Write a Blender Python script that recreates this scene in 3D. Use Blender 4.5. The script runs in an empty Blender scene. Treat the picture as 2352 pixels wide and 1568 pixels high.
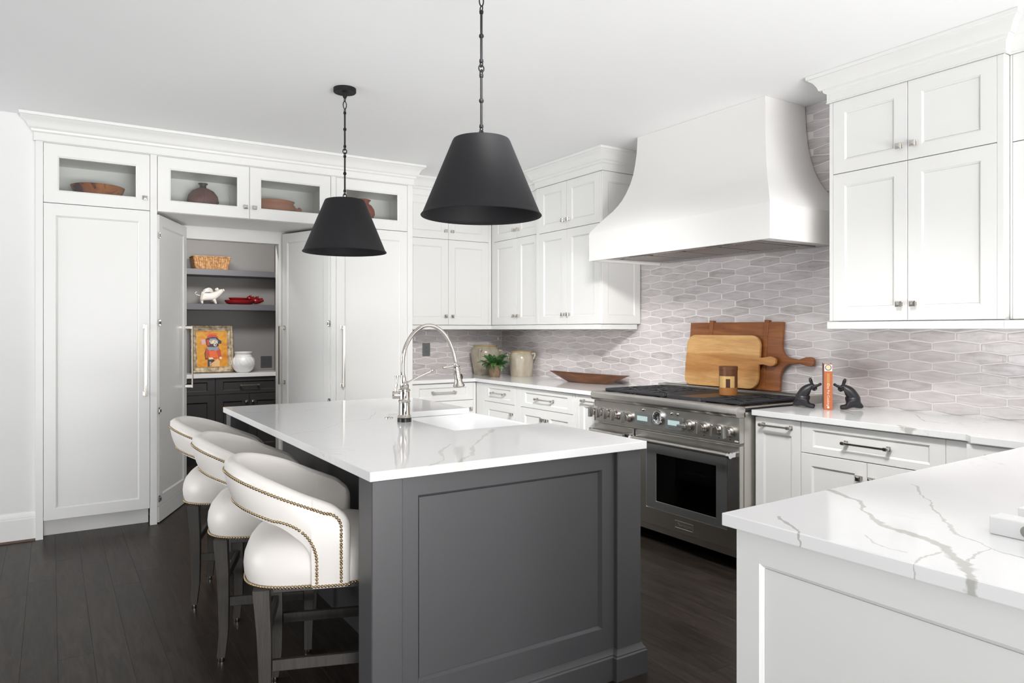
import bpy, bmesh, math, random
from mathutils import Vector, Matrix
RND = random.Random(7)
SC = bpy.context.scene
COL = SC.collection
PI = math.pi

# ------------------------------------------------------------------ camera, world, lights, exposure
cam_d = bpy.data.cameras.new('camera'); cam = bpy.data.objects.new('camera', cam_d); COL.objects.link(cam)
cam_d.sensor_width = 36.0; cam_d.lens = 1640 / 2352 * 36; cam_d.shift_y = -26 / 2352
cam_d.clip_start = 0.02
cam.location = (0, 0, 1.355); cam.rotation_euler = (PI/2, 0, -math.radians(90 - 57.1406))
SC.camera = cam

wd = bpy.data.worlds.new('world'); SC.world = wd; wd.use_nodes = True
bgn = wd.node_tree.nodes['Background']; bgn.inputs[0].default_value = (0.96, 0.98, 1.0, 1); bgn.inputs[1].default_value = 1.0

def area(name, loc, target, sx, sy, power, color=(1, 1, 1), spread=180):
    l = bpy.data.lights.new(name, 'AREA'); l.shape = 'RECTANGLE'; l.size = sx; l.size_y = sy; l.energy = power; l.color = color; l.spread = math.radians(spread)
    o = bpy.data.objects.new(name, l); COL.objects.link(o); o.location = loc
    o.rotation_euler = (Vector(target) - Vector(loc)).to_track_quat('-Z', 'Y').to_euler()
    return o
LP = dict(world=.10, left=44, left2=0, sink=20, flash=3, flash2=12.2, upr=182, upl=0, pantry=26, can=15.5, can2=30)
#LPOVERRIDE
bgn.inputs[1].default_value = LP['world']
area('window_light_left', (-4.3, 3.9, 1.5), (3.9, 4.3, 1.5), 3.0, 2.2, LP['left'], (0.97, 0.985, 1), 95)  # added fill aimed at the range wall; no window is modelled here
area('window_light_left_near', (-4.3, 1.0, 1.9), (3.3, 3.0, .7), 3.0, 1.4, LP['left2'], (0.97, 0.985, 1), 80)  # another added fill from the left, power at zero
area('window_light_sink', (3.9, -0.9, 1.55), (0, -0.9, 1.55), 1.8, 1.1, LP['sink'], (1, 0.995, 0.98))
area('flash_light', (-1.2, -2.4, 2.1), (2.9, 5.6, 1.5), 1.4, 1.0, LP['flash'], (1, 1, 1), 60)  # added fill from behind the camera, aimed at the far corner
area('ceiling_flash_light', (.9, -2.6, 1.3), (1.5, 4.6, 2.74), 1.6, 1.0, LP['flash2'], (1, 1, 1), 50)  # added fill that washes the middle of the ceiling
area('ground_bounce_left', (-4.2, 2.4, .35), (1.6, 3.2, 2.74), 5.0, .6, LP['upl'], (1, 1, 1), 140)  # added uplight for the ceiling from the left, power at zero
area('ground_bounce_rear', (1.2, -2.7, .35), (1.6, 2.6, 2.74), 5.0, .6, LP['upr'], (1, 1, 1), 140)  # added uplight behind the camera, brightens the ceiling
area('recessed_spot_right', (1.9, 1.45, 2.735), (3.29, 2.35, .35), .45, .45, LP['can'], (1, .99, .97), 70)  # added fill for the low cabinets right of the range, no fixture there
area('recessed_spot_left', (1.45, 1.75, 2.735), (3.29, 5.0, .55), .45, .45, LP['can2'], (1, .99, .97), 56)  # added fill for the low cabinets left of the range, no fixture there
area('pantry_light', (1.3, 6.5, 2.42), (1.4, 7.9, 1.0), .9, .3, LP['pantry'], (1, .985, .96))  # added fill, hidden behind the header, brightens the pantry interior
for x_ in (.27, .95, 1.55, 2.2): area('cabinet_light', (x_, 5.565, 2.508), (x_, 5.9, 2.35), .36, .012, .42, (1, .99, .95))  # added fill strips that brighten the glazed compartments
SC.view_settings.view_transform = 'Standard'; SC.view_settings.look = 'None'
SC.view_settings.gamma = 1; SC.view_settings.use_curve_mapping = False
SC.view_settings.exposure = 0.0

# ------------------------------------------------------------------ mesh helpers
class B:
    def __init__(s): s.bm = bmesh.new()
    def add(s, vs, fs, m=0, mat=None):
        v = [s.bm.verts.new(mat @ Vector(p) if mat else p) for p in vs]; out = []
        for f in fs:
            try:
                q = s.bm.faces.new([v[i] for i in f]); q.material_index = m; out.append(q)
            except ValueError: pass
        return v, out
    def box(s, x0, x1, y0, y1, z0, z1, bev=0, m=0, mat=None):
        if bev <= 0:
            return s.add([(x, y, z) for x in (x0, x1) for y in (y0, y1) for z in (z0, z1)],
                  [(0,1,3,2),(4,6,7,5),(0,4,5,1),(2,3,7,6),(0,2,6,4),(1,5,7,3)], m, mat)
        b = min(bev, (x1-x0)*.45, (y1-y0)*.45, (z1-z0)*.45)
        X, Y, Z = (x0, x1), (y0, y1), (z0, z1); vs = []; ix = {}
        for i in (0,1):
            for j in (0,1):
                for k in (0,1):
                    a = b*(1-2*i); c = b*(1-2*j); d = b*(1-2*k)
                    ix[i,j,k] = len(vs)
                    vs += [(X[i], Y[j]+c, Z[k]+d), (X[i]+a, Y[j], Z[k]+d), (X[i]+a, Y[j]+c, Z[k])]
        fs = []
        for i in (0,1):
            fs.append([ix[i,0,0], ix[i,0,1], ix[i,1,1], ix[i,1,0]])
            fs.append([ix[0,i,0]+1, ix[0,i,1]+1, ix[1,i,1]+1, ix[1,i,0]+1])
            fs.append([ix[0,0,i]+2, ix[0,1,i]+2, ix[1,1,i]+2, ix[1,0,i]+2])
            for j in (0,1):
                fs.append([ix[i,j,0], ix[i,j,1], ix[i,j,1]+1, ix[i,j,0]+1])
                fs.append([ix[i,0,j], ix[i,1,j], ix[i,1,j]+2, ix[i,0,j]+2])
                fs.append([ix[0,i,j]+1, ix[1,i,j]+1, ix[1,i,j]+2, ix[0,i,j]+2])
                for k in (0,1): q = ix[i,j,k]; fs.append([q, q+1, q+2])
        return s.add(vs, fs, m, mat)
    def rings(s, rs, m=0, close=True, caps=(False, False), mat=None):
        n = len(rs[0]); vs = [p for r in rs for p in r]; fs = []
        for i in range(len(rs)-1):
            for j in range(n if close else n-1):
                k = (j+1) % n; fs.append((i*n+j, i*n+k, (i+1)*n+k, (i+1)*n+j))
        if caps[0]: fs.append(tuple(range(n))[::-1])
        if caps[1]: fs.append(tuple((len(rs)-1)*n+j for j in range(n)))
        return s.add(vs, fs, m, mat)
    def lathe(s, prof, seg=32, c=(0,0,0), m=0, sx=1, sy=1, mat=None):
        rs = [[(c[0]+r*sx*math.cos(2*PI*j/seg), c[1]+r*sy*math.sin(2*PI*j/seg), c[2]+z) for j in range(seg)] for r, z in [(max(r, 1e-4), z) for r, z in prof]]
        return s.rings(rs, m, True, (prof[0][0] < 2e-4 or False, prof[-1][0] < 2e-4), mat)
    def tube(s, pts, r, seg=10, m=0, caps=True, closed=False, sq=False, up=None):
        P = [Vector(p) for p in pts]; n = len(P); rs = []
        rr = r if isinstance(r, (list, tuple)) else [r]*n
        prev = None
        for i in range(n):
            a = P[(i-1) % n] if (closed or i > 0) else P[i]; b = P[(i+1) % n] if (closed or i < n-1) else P[i]
            t = (b-a).normalized()
            if prev is None:
                u = Vector(up) if up else (Vector((0,0,1)) if abs(t.z) < .9 else Vector((1,0,0)))
                u = (u - t*u.dot(t)).normalized()
            else: u = (prev - t*prev.dot(t)).normalized()
            prev = u; w = t.cross(u)
            if sq: rs.append([tuple(P[i]+u*rr[i]*x+w*rr[i]*y) for x, y in ((1,1),(-1,1),(-1,-1),(1,-1))])
            else: rs.append([tuple(P[i]+(u*math.cos(2*PI*j/seg)+w*math.sin(2*PI*j/seg))*rr[i]) for j in range(seg)])
        if closed: rs.append(rs[0])
        return s.rings(rs, m, True, (caps and not closed, caps and not closed))
    def ring(s, c, R, r, ax='z', seg=20, sub=8, m=0, sx=1, sz=1):
        pts = []
        for j in range(seg):
            a = 2*PI*j/seg; u, v = R*sx*math.cos(a), R*sz*math.sin(a)
            pts.append({'z': (c[0]+u, c[1]+v, c[2]), 'x': (c[0], c[1]+u, c[2]+v), 'y': (c[0]+u, c[1], c[2]+v)}[ax])
        return s.tube(pts, r, sub, m, closed=True)
    def sphere(s, c, r, seg=12, m=0, sc=(1,1,1), mat=None):
        k = max(4, seg//2)
        prof = [(math.sin(PI*i/k), -math.cos(PI*i/k)) for i in range(k+1)]
        rs = [[(c[0]+r*sc[0]*max(a,1e-3)*math.cos(2*PI*j/seg), c[1]+r*sc[1]*max(a,1e-3)*math.sin(2*PI*j/seg), c[2]+r*sc[2]*z) for j in range(seg)] for a, z in prof]
        return s.rings(rs, m, True, (True, True), mat)
    def prism(s, poly, w0, w1, ax='z', bev=0, m=0):
        f = {'z': lambda a, b, w: (a, b, w), 'y': lambda a, b, w: (a, w, b), 'x': lambda a, b, w: (w, a, b)}[ax]
        n = len(poly); vs = [f(a, b, w0) for a, b in poly] + [f(a, b, w1) for a, b in poly]
        fs = [tuple(range(n)), tuple(range(n, 2*n))] + [(i, (i+1) % n, n+(i+1) % n, n+i) for i in range(n)]
        t = bmesh.new(); v = [t.verts.new(p) for p in vs]
        for q in fs: t.faces.new([v[i] for i in q])
        bmesh.ops.recalc_face_normals(t, faces=t.faces)
        if bev:
            bmesh.ops.bevel(t, geom=list(t.edges), offset=bev, segments=2, affect='EDGES', profile=.6)
        t.verts.index_update()
        r = s.add([tuple(p.co) for p in t.verts], [[p.index for p in q.verts] for q in t.faces], m); t.free(); return r
    def sweep(s, path, prof, m=0):
        n = len(path); rs = []
        for i in range(n):
            p = Vector(path[i]); d0 = (p-Vector(path[i-1])).normalized() if i > 0 else None
            d1 = (Vector(path[i+1])-p).normalized() if i < n-1 else None
            if d0 is None: d0 = d1
            if d1 is None: d1 = d0
            n0 = Vector((d0.y, -d0.x)); n1 = Vector((d1.y, -d1.x)); q = (n0+n1)
            q = q / max(.2, (1+n0.dot(n1)))
            rs.append([(p.x+q.x*o, p.y+q.y*o, z) for o, z in prof])
        return s.rings(rs, m, False)

def finish(b, name, mats, parent=None, smooth=None):
    bm = b.bm
    bmesh.ops.recalc_face_normals(bm, faces=bm.faces)
    me = bpy.data.meshes.new(name); bm.to_mesh(me); bm.free()
    for mt in (mats if isinstance(mats, (list, tuple)) else [mats]): me.materials.append(mt)
    if smooth:
        me.shade_smooth(); me.set_sharp_from_angle(angle=smooth)
    o = bpy.data.objects.new(name, me); COL.objects.link(o)
    if parent: o.parent = parent
    return o
def tag(o, label, cat, group=None):
    o['label'] = label; o['category'] = cat
    if group: o['group'] = group
    return o
def thing(name, label, cat, loc=(0,0,0), rz=0, group=None):
    o = bpy.data.objects.new(name, None); COL.objects.link(o); o.location = loc; o.rotation_euler = (0, 0, rz)
    o.empty_display_size = .05
    return tag(o, label, cat, group)
def struct(b, name, mats, smooth=None, parent=None):
    o = finish(b, name, mats, parent, smooth)
    if not parent: o['kind'] = 'structure'
    return o
def kids(o): return [c for c in COL.objects if c.parent == o]
def copy_tree(o, parent=None, ks=None):
    c = o.copy(); COL.objects.link(c)
    if parent is not None: c.parent = parent
    for k in kids(o): copy_tree(k, c)
    return c
def tri_clip(poly, x0, x1, y0, y1):
    def clip(P, f, g):
        out = []
        for i in range(len(P)):
            a, b = P[i-1], P[i]; fa, fb = f(a), f(b)
            if (fa >= 0) != (fb >= 0):
                t = fa/(fa-fb); out.append((a[0]+(b[0]-a[0])*t, a[1]+(b[1]-a[1])*t))
            if fb >= 0: out.append(b)
        return out
    for f in (lambda p: p[0]-x0, lambda p: x1-p[0], lambda p: p[1]-y0, lambda p: y1-p[1]):
        if poly: poly = clip(poly, f, None)
    return poly
def skin(name, verts, edges, radii, mat, parent=None, sub=2, root=0, smooth=True):
    me = bpy.data.meshes.new(name+'_s'); me.from_pydata([Vector(v) for v in verts], edges, [])
    o = bpy.data.objects.new(name+'_s', me); COL.objects.link(o)
    md = o.modifiers.new('k', 'SKIN')
    if not me.skin_vertices: me.attributes.new('skin', 'FLOAT', 'POINT')
    for i, sv in enumerate(me.skin_vertices[0].data):
        r = radii[i]; sv.radius = (r, r) if not isinstance(r, tuple) else r; sv.use_root = (i == root)
    md.use_smooth_shade = True
    sd = o.modifiers.new('d', 'SUBSURF'); sd.levels = sub; sd.render_levels = sub
    dg = bpy.context.evaluated_depsgraph_get(); dg.update()
    m2 = bpy.data.meshes.new_from_object(o.evaluated_get(dg)); m2.name = name
    bpy.data.objects.remove(o); bpy.data.meshes.remove(me)
    m2.materials.clear(); m2.materials.append(mat)
    m2.shade_smooth()
    r = bpy.data.objects.new(name, m2); COL.objects.link(r)
    if parent: r.parent = parent
    return r
def text_obj(name, body, size, mat, parent, matrix, depth=.0004):
    cu = bpy.data.curves.new(name, 'FONT'); cu.body = body; cu.size = size; cu.extrude = depth; cu.align_x = 'CENTER'; cu.align_y = 'CENTER'
    o = bpy.data.objects.new(name+'_t', cu); COL.objects.link(o)
    dg = bpy.context.evaluated_depsgraph_get(); dg.update()
    me = bpy.data.meshes.new_from_object(o.evaluated_get(dg)); bpy.data.objects.remove(o); bpy.data.curves.remove(cu)
    me.transform(matrix); me.name = name; me.materials.clear(); me.materials.append(mat)
    r = bpy.data.objects.new(name, me); COL.objects.link(r); r.parent = parent
    return r

# ------------------------------------------------------------------ materials
def srgb(r, g, b): return tuple(((c/255)/12.92 if c/255 < .04045 else ((c/255+.055)/1.055)**2.4) for c in (r, g, b)) + (1,)
def M(name, col, rough=.5, metal=0, spec=.5, coat=0):
    m = bpy.data.materials.new(name); m.use_nodes = True; p = m.node_tree.nodes['Principled BSDF']
    p.inputs['Base Color'].default_value = col if len(col) == 4 else col+(1,)
    p.inputs['Roughness'].default_value = rough; p.inputs['Metallic'].default_value = metal
    p.inputs['Specular IOR Level'].default_value = spec; p.inputs['Coat Weight'].default_value = coat
    return m
class N:
    def __init__(s, m): s.t = m.node_tree; s.p = s.t.nodes['Principled BSDF']
    def n(s, typ, **kw):
        q = s.t.nodes.new(typ)
        for k, v in kw.items():
            if k.startswith('i_'): q.inputs[int(k[2:])].default_value = v
            else: setattr(q, k, v)
        return q
    def l(s, a, b): s.t.links.new(a, b)
    def coord(s, scale=(1,1,1), which='Object', rot=(0,0,0)):
        c = s.n('ShaderNodeTexCoord'); mp = s.n('ShaderNodeMapping'); s.l(c.outputs[which], mp.inputs[0])
        mp.inputs['Scale'].default_value = scale; mp.inputs['Rotation'].default_value = rot; return mp.outputs[0]
    def noise(s, vec, scale, detail=4, rough=.55, dist=0):
        q = s.n('ShaderNodeTexNoise'); s.l(vec, q.inputs['Vector']); q.inputs['Scale'].default_value = scale
        q.inputs['Detail'].default_value = detail; q.inputs['Roughness'].default_value = rough; q.inputs['Distortion'].default_value = dist; return q
    def ramp(s, fac, stops):
        r = s.n('ShaderNodeValToRGB'); s.l(fac, r.inputs[0]); e = r.color_ramp.elements
        while len(e) < len(stops): e.new(.5)
        for k, (po, co) in enumerate(stops): e[k].position = po; e[k].color = co if len(co) == 4 else co+(1,)
        return r.outputs[0]
    def mix(s, fac, a, b, blend='MIX'):
        q = s.n('ShaderNodeMix', data_type='RGBA', blend_type=blend)
        for sock, v in ((q.inputs[0], fac), (q.inputs[6], a), (q.inputs[7], b)):
            if hasattr(v, 'links'): s.l(v, sock)
            else: sock.default_value = v
        return q.outputs[2]
    def math(s, op, a, b=None, clamp=False):
        q = s.n('ShaderNodeMath', operation=op, use_clamp=clamp)
        for i, v in enumerate((a, b)):
            if v is None: continue
            if hasattr(v, 'links'): s.l(v, q.inputs[i])
            else: q.inputs[i].default_value = v
        return q.outputs[0]
    def bump(s, h, st=.2, d=.01):
        q = s.n('ShaderNodeBump'); q.inputs['Strength'].default_value = st; q.inputs['Distance'].default_value = d; s.l(h, q.inputs['Height']); s.l(q.outputs[0], s.p.inputs['Normal'])
    def rnd(s): return s.n('ShaderNodeObjectInfo').outputs['Random']

def wood(name, c1, c2, scale, rough=.45, stretch=(1, 14, 14), rnd=.15, dark=None):
    m = M(name, c1, rough); k = N(m); v = k.coord(stretch)
    add = k.n('ShaderNodeVectorMath', operation='ADD'); k.l(v, add.inputs[0])
    cb = k.n('ShaderNodeCombineXYZ'); r = k.rnd()
    for i in range(3): k.l(k.math('MULTIPLY', r, 37.0+i*11), cb.inputs[i])
    k.l(cb.outputs[0], add.inputs[1]); v = add.outputs[0]
    n1 = k.noise(v, scale, 5, .6, 1.2); n2 = k.noise(v, scale*6, 3, .6)
    c = k.ramp(n1.outputs[0], [(.3, c1), (.7, c2)])
    c = k.mix(k.math('MULTIPLY', n2.outputs[0], .35), c, dark or tuple(x*.45 for x in c1[:3])+(1,))
    hsv = k.n('ShaderNodeHueSaturation'); k.l(c, hsv.inputs['Color']); k.l(k.math('ADD', k.math('MULTIPLY', r, rnd*2), 1-rnd), hsv.inputs['Value'])
    k.l(hsv.outputs[0], k.p.inputs['Base Color']); k.bump(n2.outputs[0], .12, .004)
    return m

MT = {}
MT['white'] = M('cabinet_paint', (.83, .827, .81), .35)
MT['wall'] = M('wall_paint', (.82, .82, .815), .7)
MT['ceil'] = M('ceiling_paint', (.93, .932, .935), .8)
MT['hood'] = M('hood_plaster', (.82, .805, .785), .65)
k = N(MT['hood']); k.bump(k.noise(k.coord(), 9, 4).outputs[0], .05, .01)
MT['grey'] = M('island_paint', srgb(78, 78, 80), .42)
MT['dark'] = M('pantry_cabinet_paint', srgb(58, 56, 56), .4)
MT['pgrey'] = M('pantry_wall_paint', srgb(130, 127, 125), .6)
MT['shelfp'] = M('pantry_shelf_paint', srgb(86, 85, 89), .4)
MT['nickel'] = M('polished_nickel', (.63, .595, .55), .13, 1)
MT['chrome'] = M('bright_chrome', (.85, .85, .86), .07, 1)
MT['steel'] = M('brushed_steel', (.62, .60, .565), .3, 1)
k = N(MT['steel']); v = k.coord((1, 60, 60)); q = k.noise(v, 6, 3); k.l(k.ramp(q.outputs[0], [(.3, (.28,)*3), (.7, (.34,)*3)]), k.p.inputs['Roughness'])
MT['steeld'] = M('dark_steel', (.27, .275, .275), .36, .8)
MT['iron'] = M('cast_iron', (.022, .023, .027), .5)
MT['black'] = M('black_enamel', (.012, .012, .012), .3)
MT['shadow'] = M('inner_dark', (.03, .03, .03), .7)
MT['brass'] = M('burner_brass', (.62, .42, .16), .3, 1)
MT['nail'] = M('antique_brass_nail', (.42, .32, .19), .3, 1)
MT['bronze'] = M('blackened_metal', (.010, .0102, .0115), .6, .0, .25)
k = N(MT['bronze']); q = k.noise(k.coord(), 220, 2); k.bump(q.outputs[0], .15, .002)
MT['leather'] = M('cream_leather', (.775, .742, .708), .36)
k = N(MT['leather']); q = k.noise(k.coord(), 160, 3); k.bump(q.outputs[0], .06, .002)
MT['legwood'] = wood('stool_grey_wood', srgb(54, 50, 47), srgb(74, 70, 65), 3, .45, (14, 14, 1), .05)
MT['sink'] = M('white_fireclay', (.84, .845, .85), .12)
MT['ceramic'] = M('white_ceramic', (.82, .82, .82), .3)
MT['pigw'] = M('glazed_pig', (.66, .62, .58), .18)
MT['red'] = M('red_glaze', (.17, .006, .008), .1)
MT['rabbit'] = M('rabbit_iron', (.022, .022, .026), .36)
MT['marble'] = M('white_stone_block', (.85, .85, .845), .3)
MT['plate_grey'] = M('outlet_grey', srgb(120, 124, 124), .35, .4)
MT['plate_dark'] = M('outlet_dark', srgb(70, 69, 71), .4)
MT['slot'] = M('slot_dark', (.02, .02, .02), .6)
MT['trimwood'] = M('brown_shoe', srgb(92, 70, 55), .5)

# fired tile: random tone per tile with streaks along its length and darker ends
mt = MT['tile'] = M('tile_glaze', (.5, .48, .47), .14); k = N(mt)
r = k.rnd(); v = k.coord((5, 26, 26)); cb = k.n('ShaderNodeCombineXYZ'); k.l(k.math('MULTIPLY', r, 91), cb.inputs[0]); k.l(k.math('MULTIPLY', r, 53), cb.inputs[1])
add = k.n('ShaderNodeVectorMath', operation='ADD'); k.l(v, add.inputs[0]); k.l(cb.outputs[0], add.inputs[1])
n1 = k.noise(add.outputs[0], 1.6, 4, .6, .4); 
mixv = k.math('ADD', k.math('MULTIPLY', r, .26), k.math('MULTIPLY', n1.outputs[0], .95))
k.l(k.ramp(mixv, [(.22, srgb(166, 158, 158)), (.5, srgb(204, 197, 197)), (.8, srgb(222, 217, 217))]), k.p.inputs['Base Color'])
n2 = k.noise(k.coord((1, 1, 1)), 40, 2); k.bump(n2.outputs[0], .06, .01)
MT['grout'] = M('grout', srgb(244, 240, 238), .8)

# dark stained oak planks
MT['floor'] = wood('dark_oak', srgb(38, 33, 29), srgb(66, 58, 52), 3.2, .34, (9, 1.0, 1), .16, srgb(12, 10, 9))

MT['floor'].node_tree.nodes['Principled BSDF'].inputs['Specular IOR Level'].default_value = .14
# white quartz; veins are in the stone: named polylines plus a faint web
def quartz(name, lines, faint=.5):
    m = M(name, (.86, .86, .862), .09); k = N(m)
    g = k.n('ShaderNodeNewGeometry').outputs['Position']
    nz = k.noise(g, 9, 4, .65); sub = k.n('ShaderNodeVectorMath', operation='SUBTRACT'); k.l(nz.outputs['Color'], sub.inputs[0]); sub.inputs[1].default_value = (.5, .5, .5)
    sc = k.n('ShaderNodeVectorMath', operation='SCALE'); k.l(sub.outputs[0], sc.inputs[0]); sc.inputs['Scale'].default_value = .055
    ad = k.n('ShaderNodeVectorMath', operation='ADD'); k.l(g, ad.inputs[0]); k.l(sc.outputs[0], ad.inputs[1])
    mu = k.n('ShaderNodeVectorMath', operation='MULTIPLY'); k.l(ad.outputs[0], mu.inputs[0]); mu.inputs[1].default_value = (1, 1, 0); P = mu.outputs[0]
    wn = k.noise(g, 6.0, 3, .6); tot = None
    for w, st, pts in lines:
        dm = None
        for a, b in zip(pts, pts[1:]):
            a = Vector((a[0], a[1], 0)); b = Vector((b[0], b[1], 0)); ba = b-a
            s1 = k.n('ShaderNodeVectorMath', operation='SUBTRACT'); k.l(P, s1.inputs[0]); s1.inputs[1].default_value = a
            dt = k.n('ShaderNodeVectorMath', operation='DOT_PRODUCT'); k.l(s1.outputs[0], dt.inputs[0]); dt.inputs[1].default_value = ba/ba.length_squared
            h = k.math('MULTIPLY', dt.outputs['Value'], 1.0, True)
            s2 = k.n('ShaderNodeVectorMath', operation='SCALE'); s2.inputs[0].default_value = ba; k.l(h, s2.inputs['Scale'])
            ds = k.n('ShaderNodeVectorMath', operation='DISTANCE'); k.l(s1.outputs[0], ds.inputs[0]); k.l(s2.outputs[0], ds.inputs[1])
            dm = ds.outputs['Value'] if dm is None else k.math('MINIMUM', dm, ds.outputs['Value'])
        wid = k.math('MULTIPLY', k.ramp(wn.outputs[0], [(.35, (.25,)*3), (.65, (1.0,)*3)]), w)
        fac = k.math('SUBTRACT', 1.0, k.math('DIVIDE', dm, wid), True)
        fac = k.math('MULTIPLY', k.math('MULTIPLY', fac, 2.2, True), st)
        tot = fac if tot is None else k.math('MAXIMUM', tot, fac)
    f1 = k.noise(ad.outputs[0], 1.5, 6, .62, 1.1)
    rid = k.math('ABSOLUTE', k.math('SUBTRACT', f1.outputs[0], .5))
    web = k.math('SUBTRACT', 1.0, k.math('DIVIDE', rid, .007), True)
    msk = k.ramp(k.noise(g, 2.1, 2).outputs[0], [(.52, (0,0,0)), (.66, (1,1,1))])
    web = k.math('MULTIPLY', k.math('MULTIPLY', web, msk), faint*.45)
    tot = web if tot is None else k.math('MAXIMUM', tot, web)
    k.l(k.mix(tot, (.86, .86, .862, 1), srgb(172, 169, 160)), k.p.inputs['Base Color'])
    return m
VP = [(.016, .75, [(1.791,1.18),(1.779,1.126),(1.745,1.065),(1.67,.996),(1.608,.93),(1.57,.876),(1.568,.836),(1.553,.791),(1.523,.751),(1.475,.708),(1.45,.674),(1.405,.644),(1.36,.62)]),
      (.006, .6, [(2.062,1.099),(2.007,1.041),(1.904,.963),(1.823,.918),(1.765,.866),(1.714,.826),(1.644,.771),(1.614,.729),(1.592,.686),(1.586,.656),(1.585,.6)]),
      (.005, .6, [(1.592,.686),(1.51,.685),(1.467,.675)]), (.006, .7, [(1.44,1.076),(1.41,1.031),(1.389,.993),(1.355,.95)]),
      (.0045, .5, [(1.465,.878),(1.435,.83),(1.424,.794),(1.425,.76)]), (.005, .6, [(1.487,.74),(1.409,.731),(1.372,.718),(1.334,.731)]),
      (.02, .7, [(3.29,1.80),(3.25,1.716),(3.19,1.66)]), (.006, .6, [(3.664,2.354),(3.52,2.161)]), (.006, .6, [(3.789,1.988),(3.553,1.827),(3.557,1.712)])]
VI = [(.015, .42, [(1.645,2.703),(1.49,2.532),(1.366,2.378),(1.251,2.199),(1.166,2.121),(1.12,2.06)]),
      (.010, .38, [(1.299,2.449),(1.194,2.333),(1.114,2.155),(1.032,2.085)]), (.008, .32, [(1.468,3.613),(1.324,3.359),(1.182,3.319),(1.028,3.138),(.855,3.039)]),
      (.008, .3, [(.869,4.0),(.962,3.887),(1.085,4.085)]), (.006, .25, [(1.778,2.285),(2.049,2.301)])]
MT['quartz_p'] = quartz('quartz_peninsula', VP)
MT['quartz_i'] = quartz('quartz_island', VI)
MT['quartz'] = quartz('quartz_plain', [], .6)

def pane_mat(name, tint, gloss_rough=.02, fac=None):
    m = bpy.data.materials.new(name); m.use_nodes = True; t = m.node_tree; t.nodes.clear()
    o = t.nodes.new('ShaderNodeOutputMaterial'); mx = t.nodes.new('ShaderNodeMixShader'); tr = t.nodes.new('ShaderNodeBsdfTransparent'); gl = t.nodes.new('ShaderNodeBsdfGlossy')
    tr.inputs[0].default_value = tint; gl.inputs['Roughness'].default_value = gloss_rough
    fr = t.nodes.new('ShaderNodeFresnel'); fr.inputs[0].default_value = 1.5
    t.links.new(fr.outputs[0], mx.inputs[0]); t.links.new(tr.outputs[0], mx.inputs[1]); t.links.new(gl.outputs[0], mx.inputs[2]); t.links.new(mx.outputs[0], o.inputs[0])
    return m
MT['glass'] = pane_mat('clear_pane', (.97, .98, .97, 1))
MT['ovenglass'] = pane_mat('oven_pane', (.30, .31, .30, 1))
def emit(name, col, st):
    m = M(name, (.1, .1, .1), .3); p = m.node_tree.nodes['Principled BSDF']; p.inputs['Emission Color'].default_value = col; p.inputs['Emission Strength'].default_value = st; return m
MT['lcd'] = emit('display_screen', srgb(196, 224, 220), .75)

# ------------------------------------------------------------------ room shell
WX, BY, H = 3.94, 6.30, 2.743
b = B(); b.box(-4.5, 4.1, -3.0, 8.2, -.12, -.018)
floor = struct(b, 'floor', MT['floor'])
planks = {}
for i, x in enumerate([-1.5 + .127*j for j in range(43)]):
    y = -.6 - RND.random()*1.2
    while y < 8.0:
        L = RND.choice((1.2, 1.5, 1.8, 2.1)); y1 = min(y+L, 8.1)
        # left open: planks wholly under the island, cabinets or behind the pantry
        hid = (x > .95 and x < 1.75 and y > 2.3 and y1 < 4.2) or (x > 3.35) or (y > 6.4 and not .4 < x < 2.1) or (x > 2.6 and y > 5.8) or (x > 1.5 and y1 < 1.1)
        if not hid and y1 - y > .05:
            key = round(y1-y, 3)
            if key not in planks:
                p = B(); p.box(-.0633, .0633, 0, key-.0006, -.018, 0, .0005); me = finish(p, 'plank', MT['floor']); planks[key] = me.data; bpy.data.objects.remove(me)
            o = bpy.data.objects.new('plank', planks[key]); COL.objects.link(o); o.parent = floor; o.location = (x+.0635, y, 0)
        y = y1
b = B(); b.box(-4.5, 4.1, -3.0, 8.2, H, H+.1); struct(b, 'ceiling', MT['ceil'])
b = B(); b.box(-4.5, -.083, 5.56, 5.66, 0, H); struct(b, 'wall_left', MT['wall'])
b = B(); b.sweep([(-4.5, 5.56), (-.083, 5.56)], [(0, .012), (.016, .012), (.016, .142), (.013, .150), (.013, .156), (.006, .168), (.004, .182), (0, .182)])
struct(b, 'baseboard_left', MT['white'])
b = B(); b.sweep([(-4.5, 5.56), (-.083, 5.56)], [(.001, 0), (.024, 0), (.022, .008), (.015, .0118), (.001, .0118)]); struct(b, 'trim_1', MT['trimwood'])
b = B(); b.box(WX+.0012, WX+.12, -3.0, BY+.12, 0, H); wall_right = struct(b, 'wall_right', MT['grout'])
b = B(); b.box(2.56, WX+.12, BY+.0012, BY+.12, 0, H); wall_back = struct(b, 'wall_back', MT['grout'])

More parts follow.
